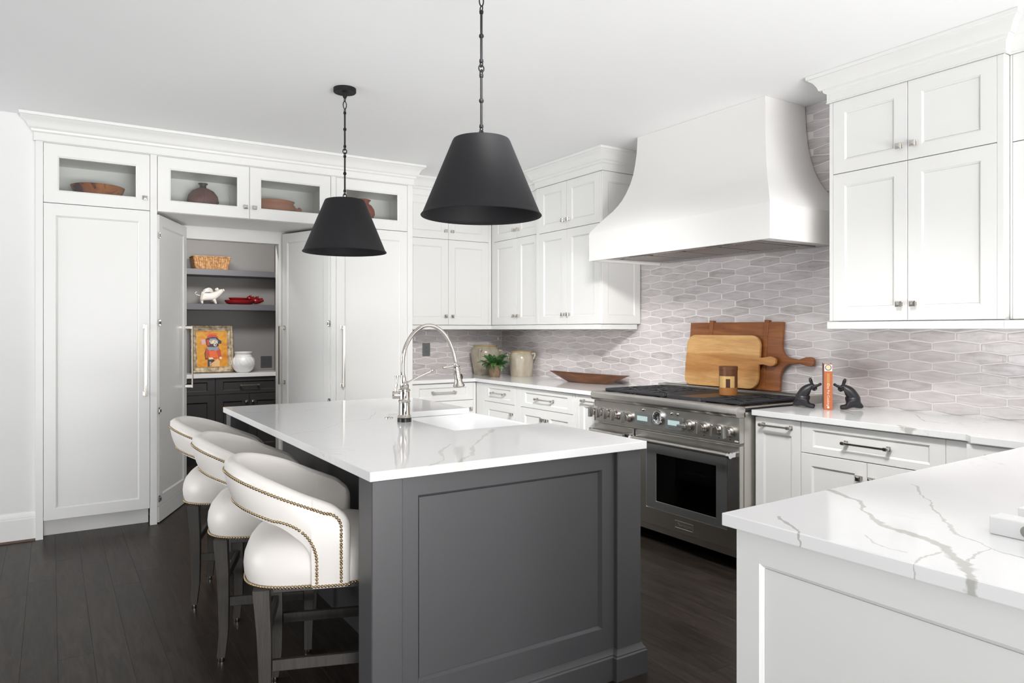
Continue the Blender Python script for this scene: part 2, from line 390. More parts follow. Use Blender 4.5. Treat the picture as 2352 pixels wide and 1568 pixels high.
# tiles: long hexagons, each its own piece, cut where they meet an edge
PW, PH, TL, TH = .236, .0537, .0165, .0352   # pitch, row pitch, half side, half height
HEX = [(-PW/2+.003, -TL+.0005), (0, -TH+.0032), (PW/2-.003, -TL+.0005), (PW/2-.003, TL-.0005), (0, TH-.0032), (-PW/2+.003, TL-.0005)]
def tile_mesh(poly):
    t = B(); n = len(poly); cx = sum(p[0] for p in poly)/n; cy = sum(p[1] for p in poly)/n
    def inset(f, d):
        out = []
        for p in poly:
            dx, dy = cx-p[0], cy-p[1]; l = math.hypot(dx, dy) or 1; s_ = min(f/l, .5); out.append((p[0]+dx*s_, p[1]+dy*s_, d))
        return out
    r0 = [(p[0], p[1], -.001) for p in poly]; r1 = [(p[0], p[1], .0002) for p in poly]
    t.rings([r0, r1, inset(.004, .0016), inset(.02, .0012)], 0, True, (True, True))
    return finish(t, 'tile', MT['tile'])
TILES = {}
def lay(parent, u0, u1, z0, z1, place, phase, zc0, flip=1, ok=None):
    cnt = 0
    for r in range(-2, 45):
        zc = zc0 + r*PH
        if zc+TH < z0 or zc-TH > z1: continue
        for c in range(-30, 40):
            uc = phase + c*PW + (PW/2 if r % 2 else 0)
            if uc+PW/2 < u0 or uc-PW/2 > u1: continue
            if ok and not ok(uc, zc): continue
            poly = tri_clip([(uc+a, zc+d) for a, d in HEX], u0, u1, z0, z1)
            if len(poly) < 3: continue
            ar = abs(sum(poly[i-1][0]*poly[i][1]-poly[i][0]*poly[i-1][1] for i in range(len(poly))))/2
            if ar < 4e-4: continue
            poly = [(round((p[0]-uc)*flip, 4), round(p[1]-zc, 4)) for p in poly]
            key = tuple(poly)
            if key not in TILES:
                o = tile_mesh(poly); TILES[key] = o.data; bpy.data.objects.remove(o)
            o = bpy.data.objects.new('tile', TILES[key]); COL.objects.link(o); o.parent = parent; place(o, uc, zc); cnt += 1
    return cnt
def place_right(o, u, z): o.location = (WX, u, z); o.rotation_euler = (PI/2, 0, -PI/2)
def place_back(o, u, z): o.location = (u, BY, z); o.rotation_euler = (PI/2, 0, 0)
def seen(u, z):
    if z < 1.39: return True
    if 2.29 < u < 4.27 and z < 1.90: return True
    return 2.29 < u < 2.80
n = lay(wall_right, 1.53, 6.296, .90, H-.001, place_right, 3.158-PW/2, 1.536-9*PH, -1, seen)
n2 = lay(wall_back, 2.58, 3.936, .90, 1.40, place_back, 3.304-PW/2, 1.324-8*PH)


# ------------------------------------------------------------------ cabinetry helpers
def rect(x0, x1, z0, z1, y): return [(x0, y, z0), (x1, y, z0), (x1, y, z1), (x0, y, z1)]
def door(parent, x0, x1, z0, z1, mat=None, stile=.067, top=None, bot=None, th=.02, yf=0, name='door', glass=False, rec=.008, mid=True):
    mat = mat or MT['white']; top = stile if top is None else top; bot = stile if bot is None else bot
    a, c, d, e = x0+stile, x1-stile, z0+bot, z1-top; L = .010; q = .0012
    t = B()
    t.rings([rect(x0, x1, z0, z1, yf+th), rect(x0, x1, z0, z1, yf+q), rect(x0+q, x1-q, z0+q, z1-q, yf), rect(a, c, d, e, yf), rect(a+.001, c-.001, d+.001, e-.001, yf+.002),
             rect(a+L-.002, c-L+.002, d+L-.002, e-L+.002, yf+rec-.001), rect(a+L, c-L, d+L, e-L, yf+rec+.002), rect(a+L, c-L, d+L, e-L, yf+th), rect(x0, x1, z0, z1, yf+th)], 0)
    bmesh.ops.remove_doubles(t.bm, verts=t.bm.verts, dist=1e-6)
    o = finish(t, name, mat, parent)
    if mid:
        t = B()
        if glass: t.box(a+L, c-L, yf+.011, yf+.015, 0, 0) if False else t.box(a+L+.0003, c-L-.0003, yf+.011, yf+.014, d+L+.0003, e-L-.0003)
        else: t.box(a+L+.0003, c-L-.0003, yf+rec, yf+th-.002, d+L+.0003, e-L-.0003)
        finish(t, 'pane' if glass else 'panel', MT['glass'] if glass else mat, o)
    return o
def knob(parent, x, z, yf=0, s=.0145, mat=None):
    t = B(); t.box(x-.010, x+.010, yf-.004, yf, z-.010, z+.010, .001); t.box(x-.006, x+.006, yf-.017, yf-.003, z-.006, z+.006)
    p = lambda h, y: [(x-h, y, z-h), (x+h, y, z-h), (x+h, y, z+h), (x-h, y, z+h)]
    t.rings([p(s*.8, yf-.016), p(s, yf-.018), p(s, yf-.026), p(s*.85, yf-.029), p(s*.3, yf-.031)], 0, True, (True, True))
    return finish(t, 'knob', mat or MT['nickel'], parent)
def pull(parent, x0, x1, z, yf=0, mat=None, w=.0055):
    t = B(); t.box(x0, x1, yf-.036, yf-.028, z-w, z+w, .0015)
    for x in (x0+.014, x1-.014):
        t.box(x-.008, x+.008, yf-.030, yf, z-.007, z+.007, .0015); t.box(x-.0105, x+.0105, yf-.005, yf, z-.0105, z+.0105, .001); t.box(x-.0095, x+.0095, yf-.038, yf-.026, z-.0085, z+.0085, .0015)
    return finish(t, 'pull', mat or MT['nickel'], parent)
def vpull(parent, x, z0, z1, yf=0):
    t = B(); t.box(x-.0085, x+.0085, yf-.058, yf-.048, z0, z1, .002)
    for z in (z0+.014, z1-.014):
        t.box(x-.0085, x+.0085, yf-.052, yf, z-.011, z+.011, .002); t.box(x-.013, x+.013, yf-.006, yf, z-.016, z+.016, .0015)
    return finish(t, 'handle', MT['nickel'], parent)
def slab(parent, name, boxes, mat=None, bev=.0012):
    t = B()
    for q in boxes: t.box(*q, bev)
    return finish(t, name, mat or MT['white'], parent)

# ------------------------------------------------------------------ pantry run, faces at y = 5.53
PY = 5.53; ZT = 2.59
def carcass(parent, x0, x1, d, z0, z1, y0=.022, t=.018, name='carcass', mat=None, back=True):
    bx = [(x0, x0+t, y0, d, z0, z1), (x1-t, x1, y0, d, z0, z1), (x0+t, x1-t, y0, d, z0, z0+t), (x0+t, x1-t, y0, d, z1-t, z1)]
    if back: bx.append((x0+t, x1-t, d-t, d, z0+t, z1-t))
    return slab(parent, name, bx, mat, 0)
def tall(label, x0, left, x1, right, hand, group=None):
    w = x1-x0; t = thing('tall_cabinet', label, 'cabinet', (x0, PY, 0), 0, 'tall white pantry wall cabinets')
    slab(t, 'stile', [(0, left, 0, .03, 0, ZT)]); slab(t, 'stile', [(w-right, w, 0, .03, 0, ZT)])
    slab(t, 'side_panel', [(0, .018, .0305, .6, 0, ZT), (w-.018, w, .0305, .6, 0, ZT)], None, 0)
    carcass(t, .0185, w-.0185, .59, .118, 2.183, .0305)
    carcass(t, .0185, w-.0185, .42, 2.235, 2.52, .0305, name='glass_compartment')
    slab(t, 'top_rail', [(left+.001, w-right-.001, .004, .03, 2.573, ZT)], None, 0)
    slab(t, 'toe_kick', [(left+.001, w-right-.001, .10, .118, .0, .114)])
    d = door(t, left+.002, w-right-.002, .119, 2.182, bot=.072, top=.077)
    hx = w-right-.032 if hand > 0 else left+.049
    vpull(d, hx, .903, 1.394)
    g = door(t, left+.002, w-right-.002, 2.186, 2.571, stile=.0765, top=.077, glass=True, rec=.006)
    if hand > 0: knob(g, w-right-.034, 2.267)
    return t
tall('tall white cabinet at the left end, a brown bowl behind its glazed top door', -.083, .041, .6235, .0435, 1)
tall('tall white cabinet behind the small black pendant, its long handle at the left', 1.8655, .0405, 2.5705, .046, -1)
t = thing('bridge_cabinet', 'wide white glazed cabinet spanning over the open pantry doorway', 'cabinet', (.6245, PY, 2.184), 0)
g1 = door(t, .002, .618, .002, .387, stile=.075, top=.077, glass=True, rec=.006); knob(g1, .588, .083)
g2 = door(t, .621, 1.2375, .002, .387, stile=.075, top=.077, glass=True, rec=.006); knob(g2, .653, .083)
slab(t, 'soffit', [(0, 1.24, .0205, .61, 0, .018)]); carcass(t, .0, 1.24, .42, .045, .336, .022, name='glass_compartment'); 
slab(t, 'divider', [(.611, .629, .022, .40, .064, .317)]); slab(t, 'top_rail', [(0, 1.24, .004, .03, .389, .406)], None, 0)
b = B()
CROWN = [(.002, 2.578), (.012, 2.578), (.012, 2.583), (.009, 2.586), (.009, 2.628), (.012, 2.632), (.020, 2.636), (.024, 2.646), (.024, 2.650), (.034, 2.656), (.040, 2.664), (.046, 2.683), (.060, 2.706), (.076, 2.718), (.079, 2.722), (.086, 2.724), (.088, 2.742), (0, 2.742)]
b.sweep([(-.083, 5.559), (-.083, 5.53), (2.571, 5.53), (2.571, 6.29)], CROWN); struct(b, 'trim_2', MT['white'], .5)

# the two leaves of the doorway, swung into the pantry
def leaf(name, loc, rz, w, hx, hinge_x):
    e = bpy.data.objects.new(name, None); COL.objects.link(e); e.location = loc; e.rotation_euler = (0, 0, rz); e['kind'] = 'structure'
    e.empty_display_size = .05
    d = door(e, 0, w, .12, 2.166, stile=.067, th=.04, name='door_leaf', top=.075, bot=.072); vpull(d, hx, .903, 1.39)
    slab(e, 'kick_board', [(0, w, 0, .04, .006, .117)])
    for z in (2.02, 1.407, .79, .173):
        t_ = B(); t_.box(hinge_x-.012, hinge_x+.012, -.004, 0, z-.024, z+.024, .002); t_.box(hinge_x-.006, hinge_x+.006, -.016, -.003, z-.012, z+.012, .002); t_.tube([(hinge_x, -.008, z-.018), (hinge_x, -.008, z+.018)], .005, 8)
        finish(t_, 'hinge', MT['chrome'], e)
leaf('door_1', (.640, 5.555, 0), math.radians(65.3), .622, .588, -.006)
leaf('door_2', (1.645, 6.13, 0), math.radians(-70), .612, .034, .618)
# pantry shell
b = B(); b.box(.40, 2.20, 6.165, 6.265, 2.085, H); struct(b, 'trim_3', MT['white'])
b = B(); b.box(.40, .90, 6.165, 6.265, 0, 2.085); struct(b, 'wall_pantry_front_left', MT['white'])
b = B(); b.box(1.625, 2.20, 6.165, 6.265, 0, 2.085); struct(b, 'wall_pantry_front_right', MT['white'])
b = B(); b.box(.40, 2.2, 8.0, 8.1, 0, H); struct(b, 'wall_pantry_back', MT['pgrey'])
b = B(); b.box(.40, .50, 6.266, 8.0, 0, H); struct(b, 'wall_pantry_left', MT['pgrey'])
b = B(); b.box(2.06, 2.16, 6.266, 8.0, 0, H); struct(b, 'wall_pantry_right', MT['pgrey'])

# pantry built-ins
for z, lab in ((1.91, 'dark grey pantry shelf holding the woven basket'), (1.56, 'dark grey pantry shelf holding the white pig and red dishes')):
    b = B(); b.box(.505, 2.055, 7.69, 7.995, z, z+.06, .002); tag(finish(b, 'pantry_shelf', MT['shelfp']), lab, 'shelf')
b = B(); b.box(.505, 2.055, 7.65, 7.995, .875, .915, .002); tag(finish(b, 'pantry_worktop', MT['quartz']), 'white quartz worktop inside the pantry under the painting', 'countertop')
def pantry_cab(x0, x1, label, two):
    t = thing('pantry_cabinet', label, 'cabinet', (x0, 7.67, 0), 0, 'dark base cabinets inside the pantry'); w = x1-x0
    slab(t, 'carcass', [(0, w, .0205, .32, .10, .874)], MT['dark'], 0); slab(t, 'toe_kick', [(0, w, .06, .32, 0, .099)], MT['dark'], 0)
    d = door(t, .002, w-.002, .706, .868, MT['dark'], .07, .035, .035, name='drawer', rec=.01)
    if two: pull(d, w/2-.10, w/2+.10, .79)
    if two:
        d1 = door(t, .002, w/2-.0015, .11, .700, MT['dark'], .07, rec=.01); knob(d1, w/2-.032, .625)
        d2 = door(t, w/2+.0015, w-.002, .11, .700, MT['dark'], .07, rec=.01); knob(d2, w/2+.032, .625)
    else: door(t, .002, w-.002, .11, .700, MT['dark'], .07, rec=.01)
pantry_cab(.82, 1.393, 'dark pantry base cabinet below the painting, beside the left open door', False)
pantry_cab(1.394, 2.055, 'dark pantry base cabinet with a pull and two square knobs', True)

# ------------------------------------------------------------------ uppers
def upper(label, loc, rz, cells, w, z0, zs, z1, d, side=0, knobs=True, out=.008, rail=(0, 0)):
    """cells: door x ranges in pairs; z0 bottom, zs split, z1 top"""
    t = thing('wall_cabinet', label, 'cabinet', (loc[0], loc[1], z0-.043), rz, 'white wall cabinets'); o = -(z0-.043)
    slab(t, 'carcass', [(0, w, .0205, d, z0+o-.003, ZT+o)], None, 0)
    x = 0
    for a, c in cells + [(w, w)]:
        if a-x > .008: slab(t, 'stile', [(x+.001, a-.0015, 0, .0203, z0+o, z1+o)])
        x = c
    slab(t, 'light_rail', [(-rail[0], w+rail[1], -out, d-.02, .0, .038)])
    slab(t, 'top_rail', [(0, w, .003, .0203, z1+o+.003, ZT+o)], None, 0)
    for i, (a, c) in enumerate(cells):
        lo = door(t, a, c, z0+o, zs-.002+o, stile=.066); up = door(t, a, c, zs+.002+o, z1+o, stile=.066)
        if knobs:
            kx = c-.033 if i % 2 == 0 else a+.033
            knob(lo, kx, z0+.08+o); knob(up, kx, zs+.075+o)
    return t
upper('white wall cabinet over the left end of the back counter, beside the tall cabinets', (2.5725, 5.89), 0, [(.096, .528), (.531, .962)], .9968, 1.405, 2.195, 2.582, .402)
upper('white wall cabinet in the corner above the two stoneware crocks', (3.57, 5.8894), -PI/2, [(.046, .441), (.444, .787)], .790, 1.405, 2.195, 2.582, .362)
t = upper('white wall cabinet left of the range hood, standing proud of its neighbour', (3.54, 5.096), -PI/2, [(.045, .434), (.437, .856)], .872, 1.405, 2.182, 2.577, .392)
e = slab(t, 'end_stile', [(.8725, .8745, .0, .02, .043, 1.215)])
# panelled end, facing the hood
d = B(); o = door(t, 0, .392, .043, 1.215, stile=.058, top=.075, bot=.06, th=.012, name='end_panel')
o.location = (.8870, 0, 0); o.rotation_euler = (0, 0, PI/2)
upper('large white wall cabinet right of the range hood with four nickel knobs', (3.57, 2.335), -PI/2, [(.023, .4225), (.4255, .822)], .852, 1.405, 2.198, 2.59, .362, rail=(.008, 0))
upper('white wall cabinet at the right edge, set back from the larger one', (3.62, 1.482), -PI/2, [(.012, .40), (.403, .80)], .82, 1.405, 2.198, 2.59, .312, out=.055)
b = B(); b.sweep([(2.66, 5.89), (3.57, 5.89), (3.57, 5.096), (3.54, 5.096), (3.54, 4.209), (3.934, 4.209)], CROWN); struct(b, 'trim_4', MT['white'], .5)
CR2 = [(o_, z+.012 if z < 2.66 else z) for o_, z in CROWN]
b = B(); b.sweep([(3.934, 2.335), (3.57, 2.335), (3.57, 1.482), (3.62, 1.482), (3.62, .3)], CR2); struct(b, 'trim_5', MT['white'], .5)

# ------------------------------------------------------------------ base cabinets
def base(label, loc, rz, w, kind, d=.62, fill=(0, 0)):
    t = thing('base_cabinet', label, 'cabinet', (loc[0], loc[1], 0), rz, 'white base cabinets')
    slab(t, 'carcass', [(0, w, .0205, d, .105, .883)], None, 0); slab(t, 'toe_kick', [(0, w, .08, d, 0, .104)], None, 0)
    a, c = fill[0], w-fill[1]
    if fill[0] > .004: slab(t, 'filler', [(.001, a-.0015, 0, .0203, .108, .876)])
    if fill[1] > .004: slab(t, 'filler', [(c+.0015, w-.001, 0, .0203, .108, .876)])
    if kind == 'pullout':
        q = door(t, a, c, .118, .876, stile=.052, top=.082); m = (a+c)/2; pull(q, m-.10, m+.10, .838)
        return t
    q = door(t, a, c, .721, .876, stile=.066, top=.034, bot=.034, name='drawer'); m = (a+c)/2; L = min(.12, (c-a)*.22)
    pull(q, m-L, m+L, .80)
    if kind == 'two':
        for i in (0, 1):
            x0, x1 = (a, m-.0015) if i == 0 else (m+.0015, c)
            o = door(t, x0, x1, .118, .717, stile=.06); knob(o, x1-.03 if i == 0 else x0+.03, .64)
    else:
        o = door(t, a, c, .118, .717, stile=.066); knob(o, c-.033, .64)
    return t
base('white base cabinet below the back counter, behind the sink faucet', (2.575, 5.70), 0, .7135, 'one', .595, (.07, .031))
base('white base cabinet in the corner below the stoneware crocks', (3.29, 5.699), -PI/2, .674, 'one', .64, (.149, .03))
base('white base cabinet below the wooden dough bowl, with drawer and two doors', (3.29, 5.024), -PI/2, .80, 'two', .64, (.064, .03))
base('narrow white pull-out cabinet at the left of the steel range', (3.29, 4.222), -PI/2, .345, 'pullout', .64, (.045, .004))
base('narrow white pull-out cabinet at the right of the steel range', (3.29, 2.603), -PI/2, .288, 'pullout', .64, (.004, .002))
base('wide white base cabinet with a drawer, right of the narrow pull-out', (3.29, 2.314), -PI/2, .822, 'two', .64, (.002, .104))
t = base('white base cabinet in the corner between the range wall and the peninsula', (3.236, 1.488), -PI/2, .29, 'one', .69, (.002, .0))
# left and right worktops
b = B(); b.prism([(2.575, 5.672), (3.262, 5.672), (3.262, 3.872), (3.932, 3.872), (3.932, 6.292), (2.575, 6.292)], .885, .915, bev=.002)
tag(finish(b, 'countertop', MT['quartz']), 'white quartz corner worktop carrying the crocks and dough bowl', 'countertop')
b = B(); b.prism([(3.932, 2.604), (3.262, 2.604), (3.262, 1.50), (3.215, 1.46), (3.215, 1.222), (1.359, 1.172), (1.376, .25), (3.932, .25)], .885, .915, bev=.002)
tag(finish(b, 'peninsula_countertop', MT['quartz_p']), 'white veined quartz worktop running from the range around the near peninsula', 'countertop')
# peninsula cabinet
t = thing('peninsula_cabinet', 'white panelled peninsula cabinet at the lower right, under the veined worktop', 'cabinet', (1.385, 1.15, 0), -PI/2)
slab(t, 'carcass', [(0, .86, .0205, 1.78, .1, .883)], None, 0); slab(t, 'toe_kick', [(.0, .86, .021, 1.78, 0, .099)], None, 0)
door(t, 0, .86, .0, .884, stile=.066, top=.072, bot=.12, name='end_panel')

# ------------------------------------------------------------------ island
t = thing('kitchen_island', 'charcoal grey island with a panelled end and square corner posts', 'island', (.84, 2.105, 0), 0)
W_ = 1.13                                   # local x 0..1.13 (world .84..1.97), local y from the end panel
slab(t, 'post', [(0, .105, 0, .115, 0, .884)], MT['grey'], .003)
slab(t, 'post', [(1.008, W_, 0, .10, 0, .884)], MT['grey'], .003)
slab(t, 'post', [(0, .105, 2.09, 2.195, 0, .884)], MT['grey'], .003)
d = door(t, .105, 1.008, .115, .884, MT['grey'], .062, .068, .088, .03, .02, 'end_panel', rec=.013)
bb = B()
PR = [(0, 0), (.018, 0), (.018, .088), (.014, .093), (.014, .098), (.005, .110), (.003, .117), (0, .117)]
bb.sweep([(.102, .0), (.102, .021), (1.005, .021), (1.005, .0), (W_, .0), (W_, .10)][::1], [(-o if False else o, z) for o, z in PR])
finish(bb, 'base_moulding', MT['grey'], t, .4)
slab(t, 'back_panel', [(.315, .335, .052, 2.19, 0, .884)], MT['dark'], 0)
slab(t, 'far_panel', [(.336, W_, 2.17, 2.19, 0, .884)], MT['grey'], 0)
slab(t, 'toe_kick', [(1.03, 1.05, .102, 2.168, 0, .10)], MT['dark'], 0)
for i, (a, c, z1) in enumerate(((.104, .636, .88), (.640, 1.440, .625), (1.444, 2.166, .88))):
    o = door(t, a, c, .11, z1, MT['grey'], .066); o.location = (W_-.002, 0, 0); o.rotation_euler = (0, 0, PI/2)
    if i != 1: knob(o, (a+.04) if i else (c-.04), .80)
slab(t, 'partition', [(.336, 1.10, .630, .648, .101, .884), (.336, 1.10, 1.438, 1.452, .101, .884)], MT['grey'], 0)
b = B(); b.prism([(.829, 2.092), (1.989, 2.092), (1.989, 2.765), (1.49, 2.765), (1.49, 3.525), (1.989, 3.525), (1.989, 4.335), (.829, 4.335)], .885, .915, bev=.002)
tag(finish(b, 'island_countertop', MT['quartz_i']), 'white quartz island worktop with grey veins and a cut-out for the sink', 'countertop')
# apron sink
b = B(); R4 = lambda i, z, r=.03: [(x, y, z) for x, y in rr(1.479+i, 2.03-i, 2.754+i, 3.537-i, r)]
def rr(x0, x1, y0, y1, r, k=4):
    out = []
    for cx, cy, a0 in ((x1-r, y1-r, 0), (x0+r, y1-r, PI/2), (x0+r, y0+r, PI), (x1-r, y0+r, 3*PI/2)):
        for j in range(k+1): a = a0+PI/2*j/k; out.append((cx+r*math.cos(a), cy+r*math.sin(a)))
    return out
b.rings([R4(0, .64, .02), R4(0, .876, .02), R4(.004, .8835, .02), R4(.018, .8835, .02), R4(.022, .878, .03), R4(.026, .70, .05), R4(.06, .672, .06), R4(.2, .667, .05)], 0, True, (True, True))
tag(finish(b, 'apron_sink', MT['sink'], None, .7), 'white fireclay apron sink set into the island', 'sink')
bpy.data.objects['apron_sink'].data.name = 'apron_sink'

# faucet, spout reaching over the sink along +x
t = thing('kitchen_faucet', 'polished nickel bridge faucet with a tall hose arc beside the island sink', 'faucet', (1.431, 3.17, .915))
b = B(); b.lathe([(.0, 0), (.034, 0), (.034, .017), (.031, .020), (0, .020)], 28); finish(b, 'base_ring', MT['black'], t, .5)
b = B(); b.lathe([(0, .020), (.032, .020), (.033, .026), (.029, .030), (.0265, .036), (.0265, .092), (.030, .095), (.0305, .100), (.027, .104), (.025, .108), (.025, .146), (.0285, .149), (.0285, .154), (.024, .158), (.020, .160), (.0215, .166), (.0215, .178), (.015, .182), (.013, .196), (0, .197)], 32)
finish(b, 'body', MT['nickel'], t, .5)
AR = [(-.006, .20), (-.010, .25), (-.008, .305), (.0, .345), (.016, .382), (.045, .422), (.085, .452), (.125, .463), (.165, .456), (.205, .430), (.238, .390), (.262, .340), (.276, .295), (.281, .268)]
def smoothpts(P, n=4):
    out = []
    for i in range(len(P)-1):
        p0, p1, p2, p3 = (Vector(P[max(0, min(len(P)-1, i+q))]) for q in (-1, 0, 1, 2))
        for j in range(n):
            u = j/n; out.append(.5*((2*p1)+(p2-p0)*u+(2*p0-5*p1+4*p2-p3)*u*u+(3*p1-p0-3*p2+p3)*u**3))
    out.append(Vector(P[-1])); return out
pts = smoothpts([(x, 0, z) for x, z in AR], 14)
b = B(); b.tube(pts, [.0092+.0011*(i % 2) for i in range(len(pts))], 14); finish(b, 'hose', MT['nickel'], t, .9)
b = B(); b.tube([(-.006, 0, .178), (-.007, 0, .21), (-.008, 0, .225)], [.0145, .0135, .0105], 16); b.tube([(.279, 0, .275), (.2825, 0, .255), (.284, 0, .247)], [.011, .0145, .0145], 16); finish(b, 'hose_collar', MT['nickel'], t, .5)
ax = Vector((.16, 0, -1)).normalized(); o0 = Vector((.284, 0, .247))
b = B(); b.tube([o0, o0+ax*.008, o0+ax*.010, o0+ax*.048, o0+ax*.052, o0+ax*.062, o0+ax*.088, o0+ax*.092], [.0195, .0195, .0165, .0180, .0180, .0195, .0305, .029], 24)
head = finish(b, 'spray_head', MT['nickel'], t, .5)
b = B(); c_ = o0+ax*.042; b.tube([c_+Vector((.019, -.004, .014)), c_+Vector((.021, -.004, 0)), c_+Vector((.020, -.004, -.016))], [.003, .0065, .004], 10); finish(b, 'spray_button', MT['black'], head, .6)
b = B(); b.sphere((-.004, -.012, .180), .013, 16); b.tube([(0, -.012, .182), (.070, -.012, .215), (.140, -.012, .241)], .0045, 10); b.sphere((.142, -.012, .243), .0105, 14)
b.tube([(.145, -.010, .243), (.165, -.006, .247), (.235, -.002, .258), (.278, 0, .262)], [.0055, .004, .004, .006], 10); b.tube([(.205, -.004, .253), (.222, -.003, .256)], .0085, 12); b.ring((.283, 0, .260), .016, .004, 'z')
finish(b, 'support_arm', MT['nickel'], t, .6)
b = B(); b.tube([(-.02, .012, .128), (-.047, .022, .128), (-.052, .024, .128)], [.017, .019, .017], 20); b.tube([(-.040, .020, .135), (-.036, .020, .16), (-.031, .020, .213), (-.031, .020, .216), (-.031, .020, .222)], [.0075, .0065, .0085, .012, .0115], 14)
finish(b, 'lever', MT['nickel'], t, .5)
b = B(); b.lathe([(0, .0), (.022, 0), (.022, .0025), (.018, .0045), (.009, .0045), (.008, .003), (0, .003)], 24, (1.428, 3.352, .915)); tag(finish(b, 'air_switch', MT['nickel'], None, .5), 'small round nickel button set in the island beside the faucet', 'button')

# ------------------------------------------------------------------ range, local x runs right along the wall, local y into the wall
t = thing('gas_range', 'wide stainless steel gas range with two ovens under the white hood', 'range', (3.18, 3.865, 0), -PI/2)
RW = 1.25
b = B()
for q in ((0, .02, .036, .61, .10, .90), (RW-.02, RW, .036, .61, .10, .90), (.39, .41, .04, .60, .10, .72), (.02, RW-.02, .55, .61, .10, .89), (.02, RW-.02, .04, .55, .10, .125), (.02, RW-.02, .03, .55, .715, .735), (.02, RW-.02, .04, .60, .885, .905)): b.box(*q)
finish(b, 'body', MT['steel'], t)
b = B()
for q in ((.022, .388, .10, .545, .126, .14), (.412, RW-.022, .10, .545, .126, .14), (.412, RW-.022, .535, .548, .14, .714), (.412, .418, .05, .535, .14, .714), (RW-.028, RW-.022, .05, .535, .14, .714)): b.box(*q)
finish(b, 'oven_cavity', MT['shadow'], t)
for z in (.33, .455, .58):
    b = B()
    for j in range(9): b.tube([(.47+j*.09, .10, z), (.47+j*.09, .52, z)], .0025, 6)
    for y in (.10, .31, .52): b.tube([(.42, y, z), (RW-.03, y, z)], .0035, 6)
    finish(b, 'oven_rack', MT['steel'], t)
b = B(); b.prism([(.045, .932), (-.012, .936), (-.026, .933), (-.034, .924), (-.034, .893), (-.027, .880), (-.012, .873), (.045, .871)], 0, RW, 'x', .002); finish(b, 'front_rail', MT['steel'], t, .6)
slab(t, 'control_panel', [(.008, RW-.008, .002, .03, .729, .870)], MT['steel'], .002)
for q in (0, RW-.0075): slab(t, 'panel_end', [(q, q+.0075, -.004, .035, .729, .870)], MT['steel'], .002)
slab(t, 'cooktop_deck', [(.0, RW, .046, .60, .906, .922)], MT['black'], .002)
for q in (0, RW-.012): slab(t, 'deck_end', [(q, q+.012, .046, .60, .922, .932)], MT['steel'], .002)
b = B(); b.box(0, RW, .605, .748, .885, .965, .004); bk = finish(b, 'backguard', MT['steel'], t)
b = B()
for j in range(96): b.box(.03+j*.0124, .036+j*.0124, .625, .655, .964, .9665)
s_ = finish(b, 'vent_slots', MT['slot'], bk); s_['kind'] = 'stuff'
MT['knobsteel'] = M('turned_steel', (.60, .56, .53), .24, 1)
# knobs
def range_knob(x, z, ang, name='knob', k=1.14):
    root = bpy.data.objects.new(name, None)
    b = B(); mk = Matrix.Translation((0, 0, 0)) @ Matrix.Rotation(PI/2, 4, 'X')
    b.lathe([(0, 0), (.030*k, 0), (.030*k, .006), (.027*k, .009), (.0245*k, .010), (.0245*k, .020), (.022*k, .024), (.0215*k, .044), (.020*k, .047), (0, .047)], 28, mat=mk)
    o = finish(b, name, MT['knobsteel'], t, .5); o.location = (x, .002, z)
    b = B(); b.box(-.0075*k, .0075*k, -.076, -.046, -.030*k, .030*k, .003); h = finish(b, 'knob_grip', MT['steel'], o); h.rotation_euler = (0, ang, 0)
    bpy.data.objects.remove(root); return o
for Y, z, a in ((3.838, .795, 0), (3.762, .797, 0), (3.688, .795, 0), (3.612, .793, 0), (3.506, .789, .05), (2.985, .791, PI/2), (2.868, .793, 0), (2.758, .793, .1), (2.678, .790, 0)):
    range_knob(3.865-Y, z, a)
for Y in (2.868, 2.758, 2.678):
    b = B(); b.tube([(3.865-Y-.004, .0015, .745), (3.865-Y-.004, -.0015, .745)], .003, 8); finish(b, 'indicator_mark', MT['black'], t)
# centre dial
b = B(); mk = Matrix.Translation((3.865-3.241, .002, .811)) @ Matrix.Rotation(PI/2, 4, 'X')
b.lathe([(0, 0), (.046, 0), (.046, .014), (.043, .018), (.038, .018), (.036, .012), (.030, .010), (0, .008)], 36, mat=mk); dl = finish(b, 'dial', MT['chrome'], t, .5)
b = B(); mk2 = Matrix.Translation((3.865-3.241, -.007, .811)) @ Matrix.Rotation(PI/2, 4, 'X'); b.lathe([(0, 0), (.0045, 0), (.0045, .005), (0, .006)], 14, mat=mk2)
for j in range(12):
    a = PI/6*j; b.box(-.0009, .0009, -.0035, -.0015, .026, .033, 0, 0, Matrix.Translation((3.865-3.241, -.0075, .811)) @ Matrix.Rotation(a, 4, 'Y'))
b.box(-.001, .001, -.0035, -.002, 0, .022, 0, 0, Matrix.Translation((3.865-3.241, -.0075, .811)) @ Matrix.Rotation(.9, 4, 'Y'))
finish(b, 'dial_marks', MT['steeld'], dl)
for x0, x1, s0, s1 in ((3.865-3.454, 3.865-3.305, 3.865-3.429, 3.865-3.336), (3.865-3.182, 3.865-3.033, 3.865-3.157, 3.865-3.061)):
    b = B(); b.box(x0, x1, -.004, .002, .749, .826, .0015); o = finish(b, 'display', MT['plate_grey'], t)
    b = B(); b.box(s0, s1, -.0055, -.003, .776, .806); finish(b, 'screen', MT['lcd'], o)
    b = B()
    for j in range(5): b.box(s0+.008+j*.015, s0+.018+j*.015, -.0052, -.003, .760, .764)
    finish(b, 'button_row', MT['steeld'], o)
for Y in (3.38, 3.132, 3.082):
    b = B(); b.lathe([(0, 0), (.009, 0), (.009, .003), (.006, .004), (.006, .010), (.0045, .012), (0, .012)], 14, mat=Matrix.Translation((3.865-Y, .002, .847)) @ Matrix.Rotation(PI/2, 4, 'X')); finish(b, 'push_button', MT['nickel'], t, .5)
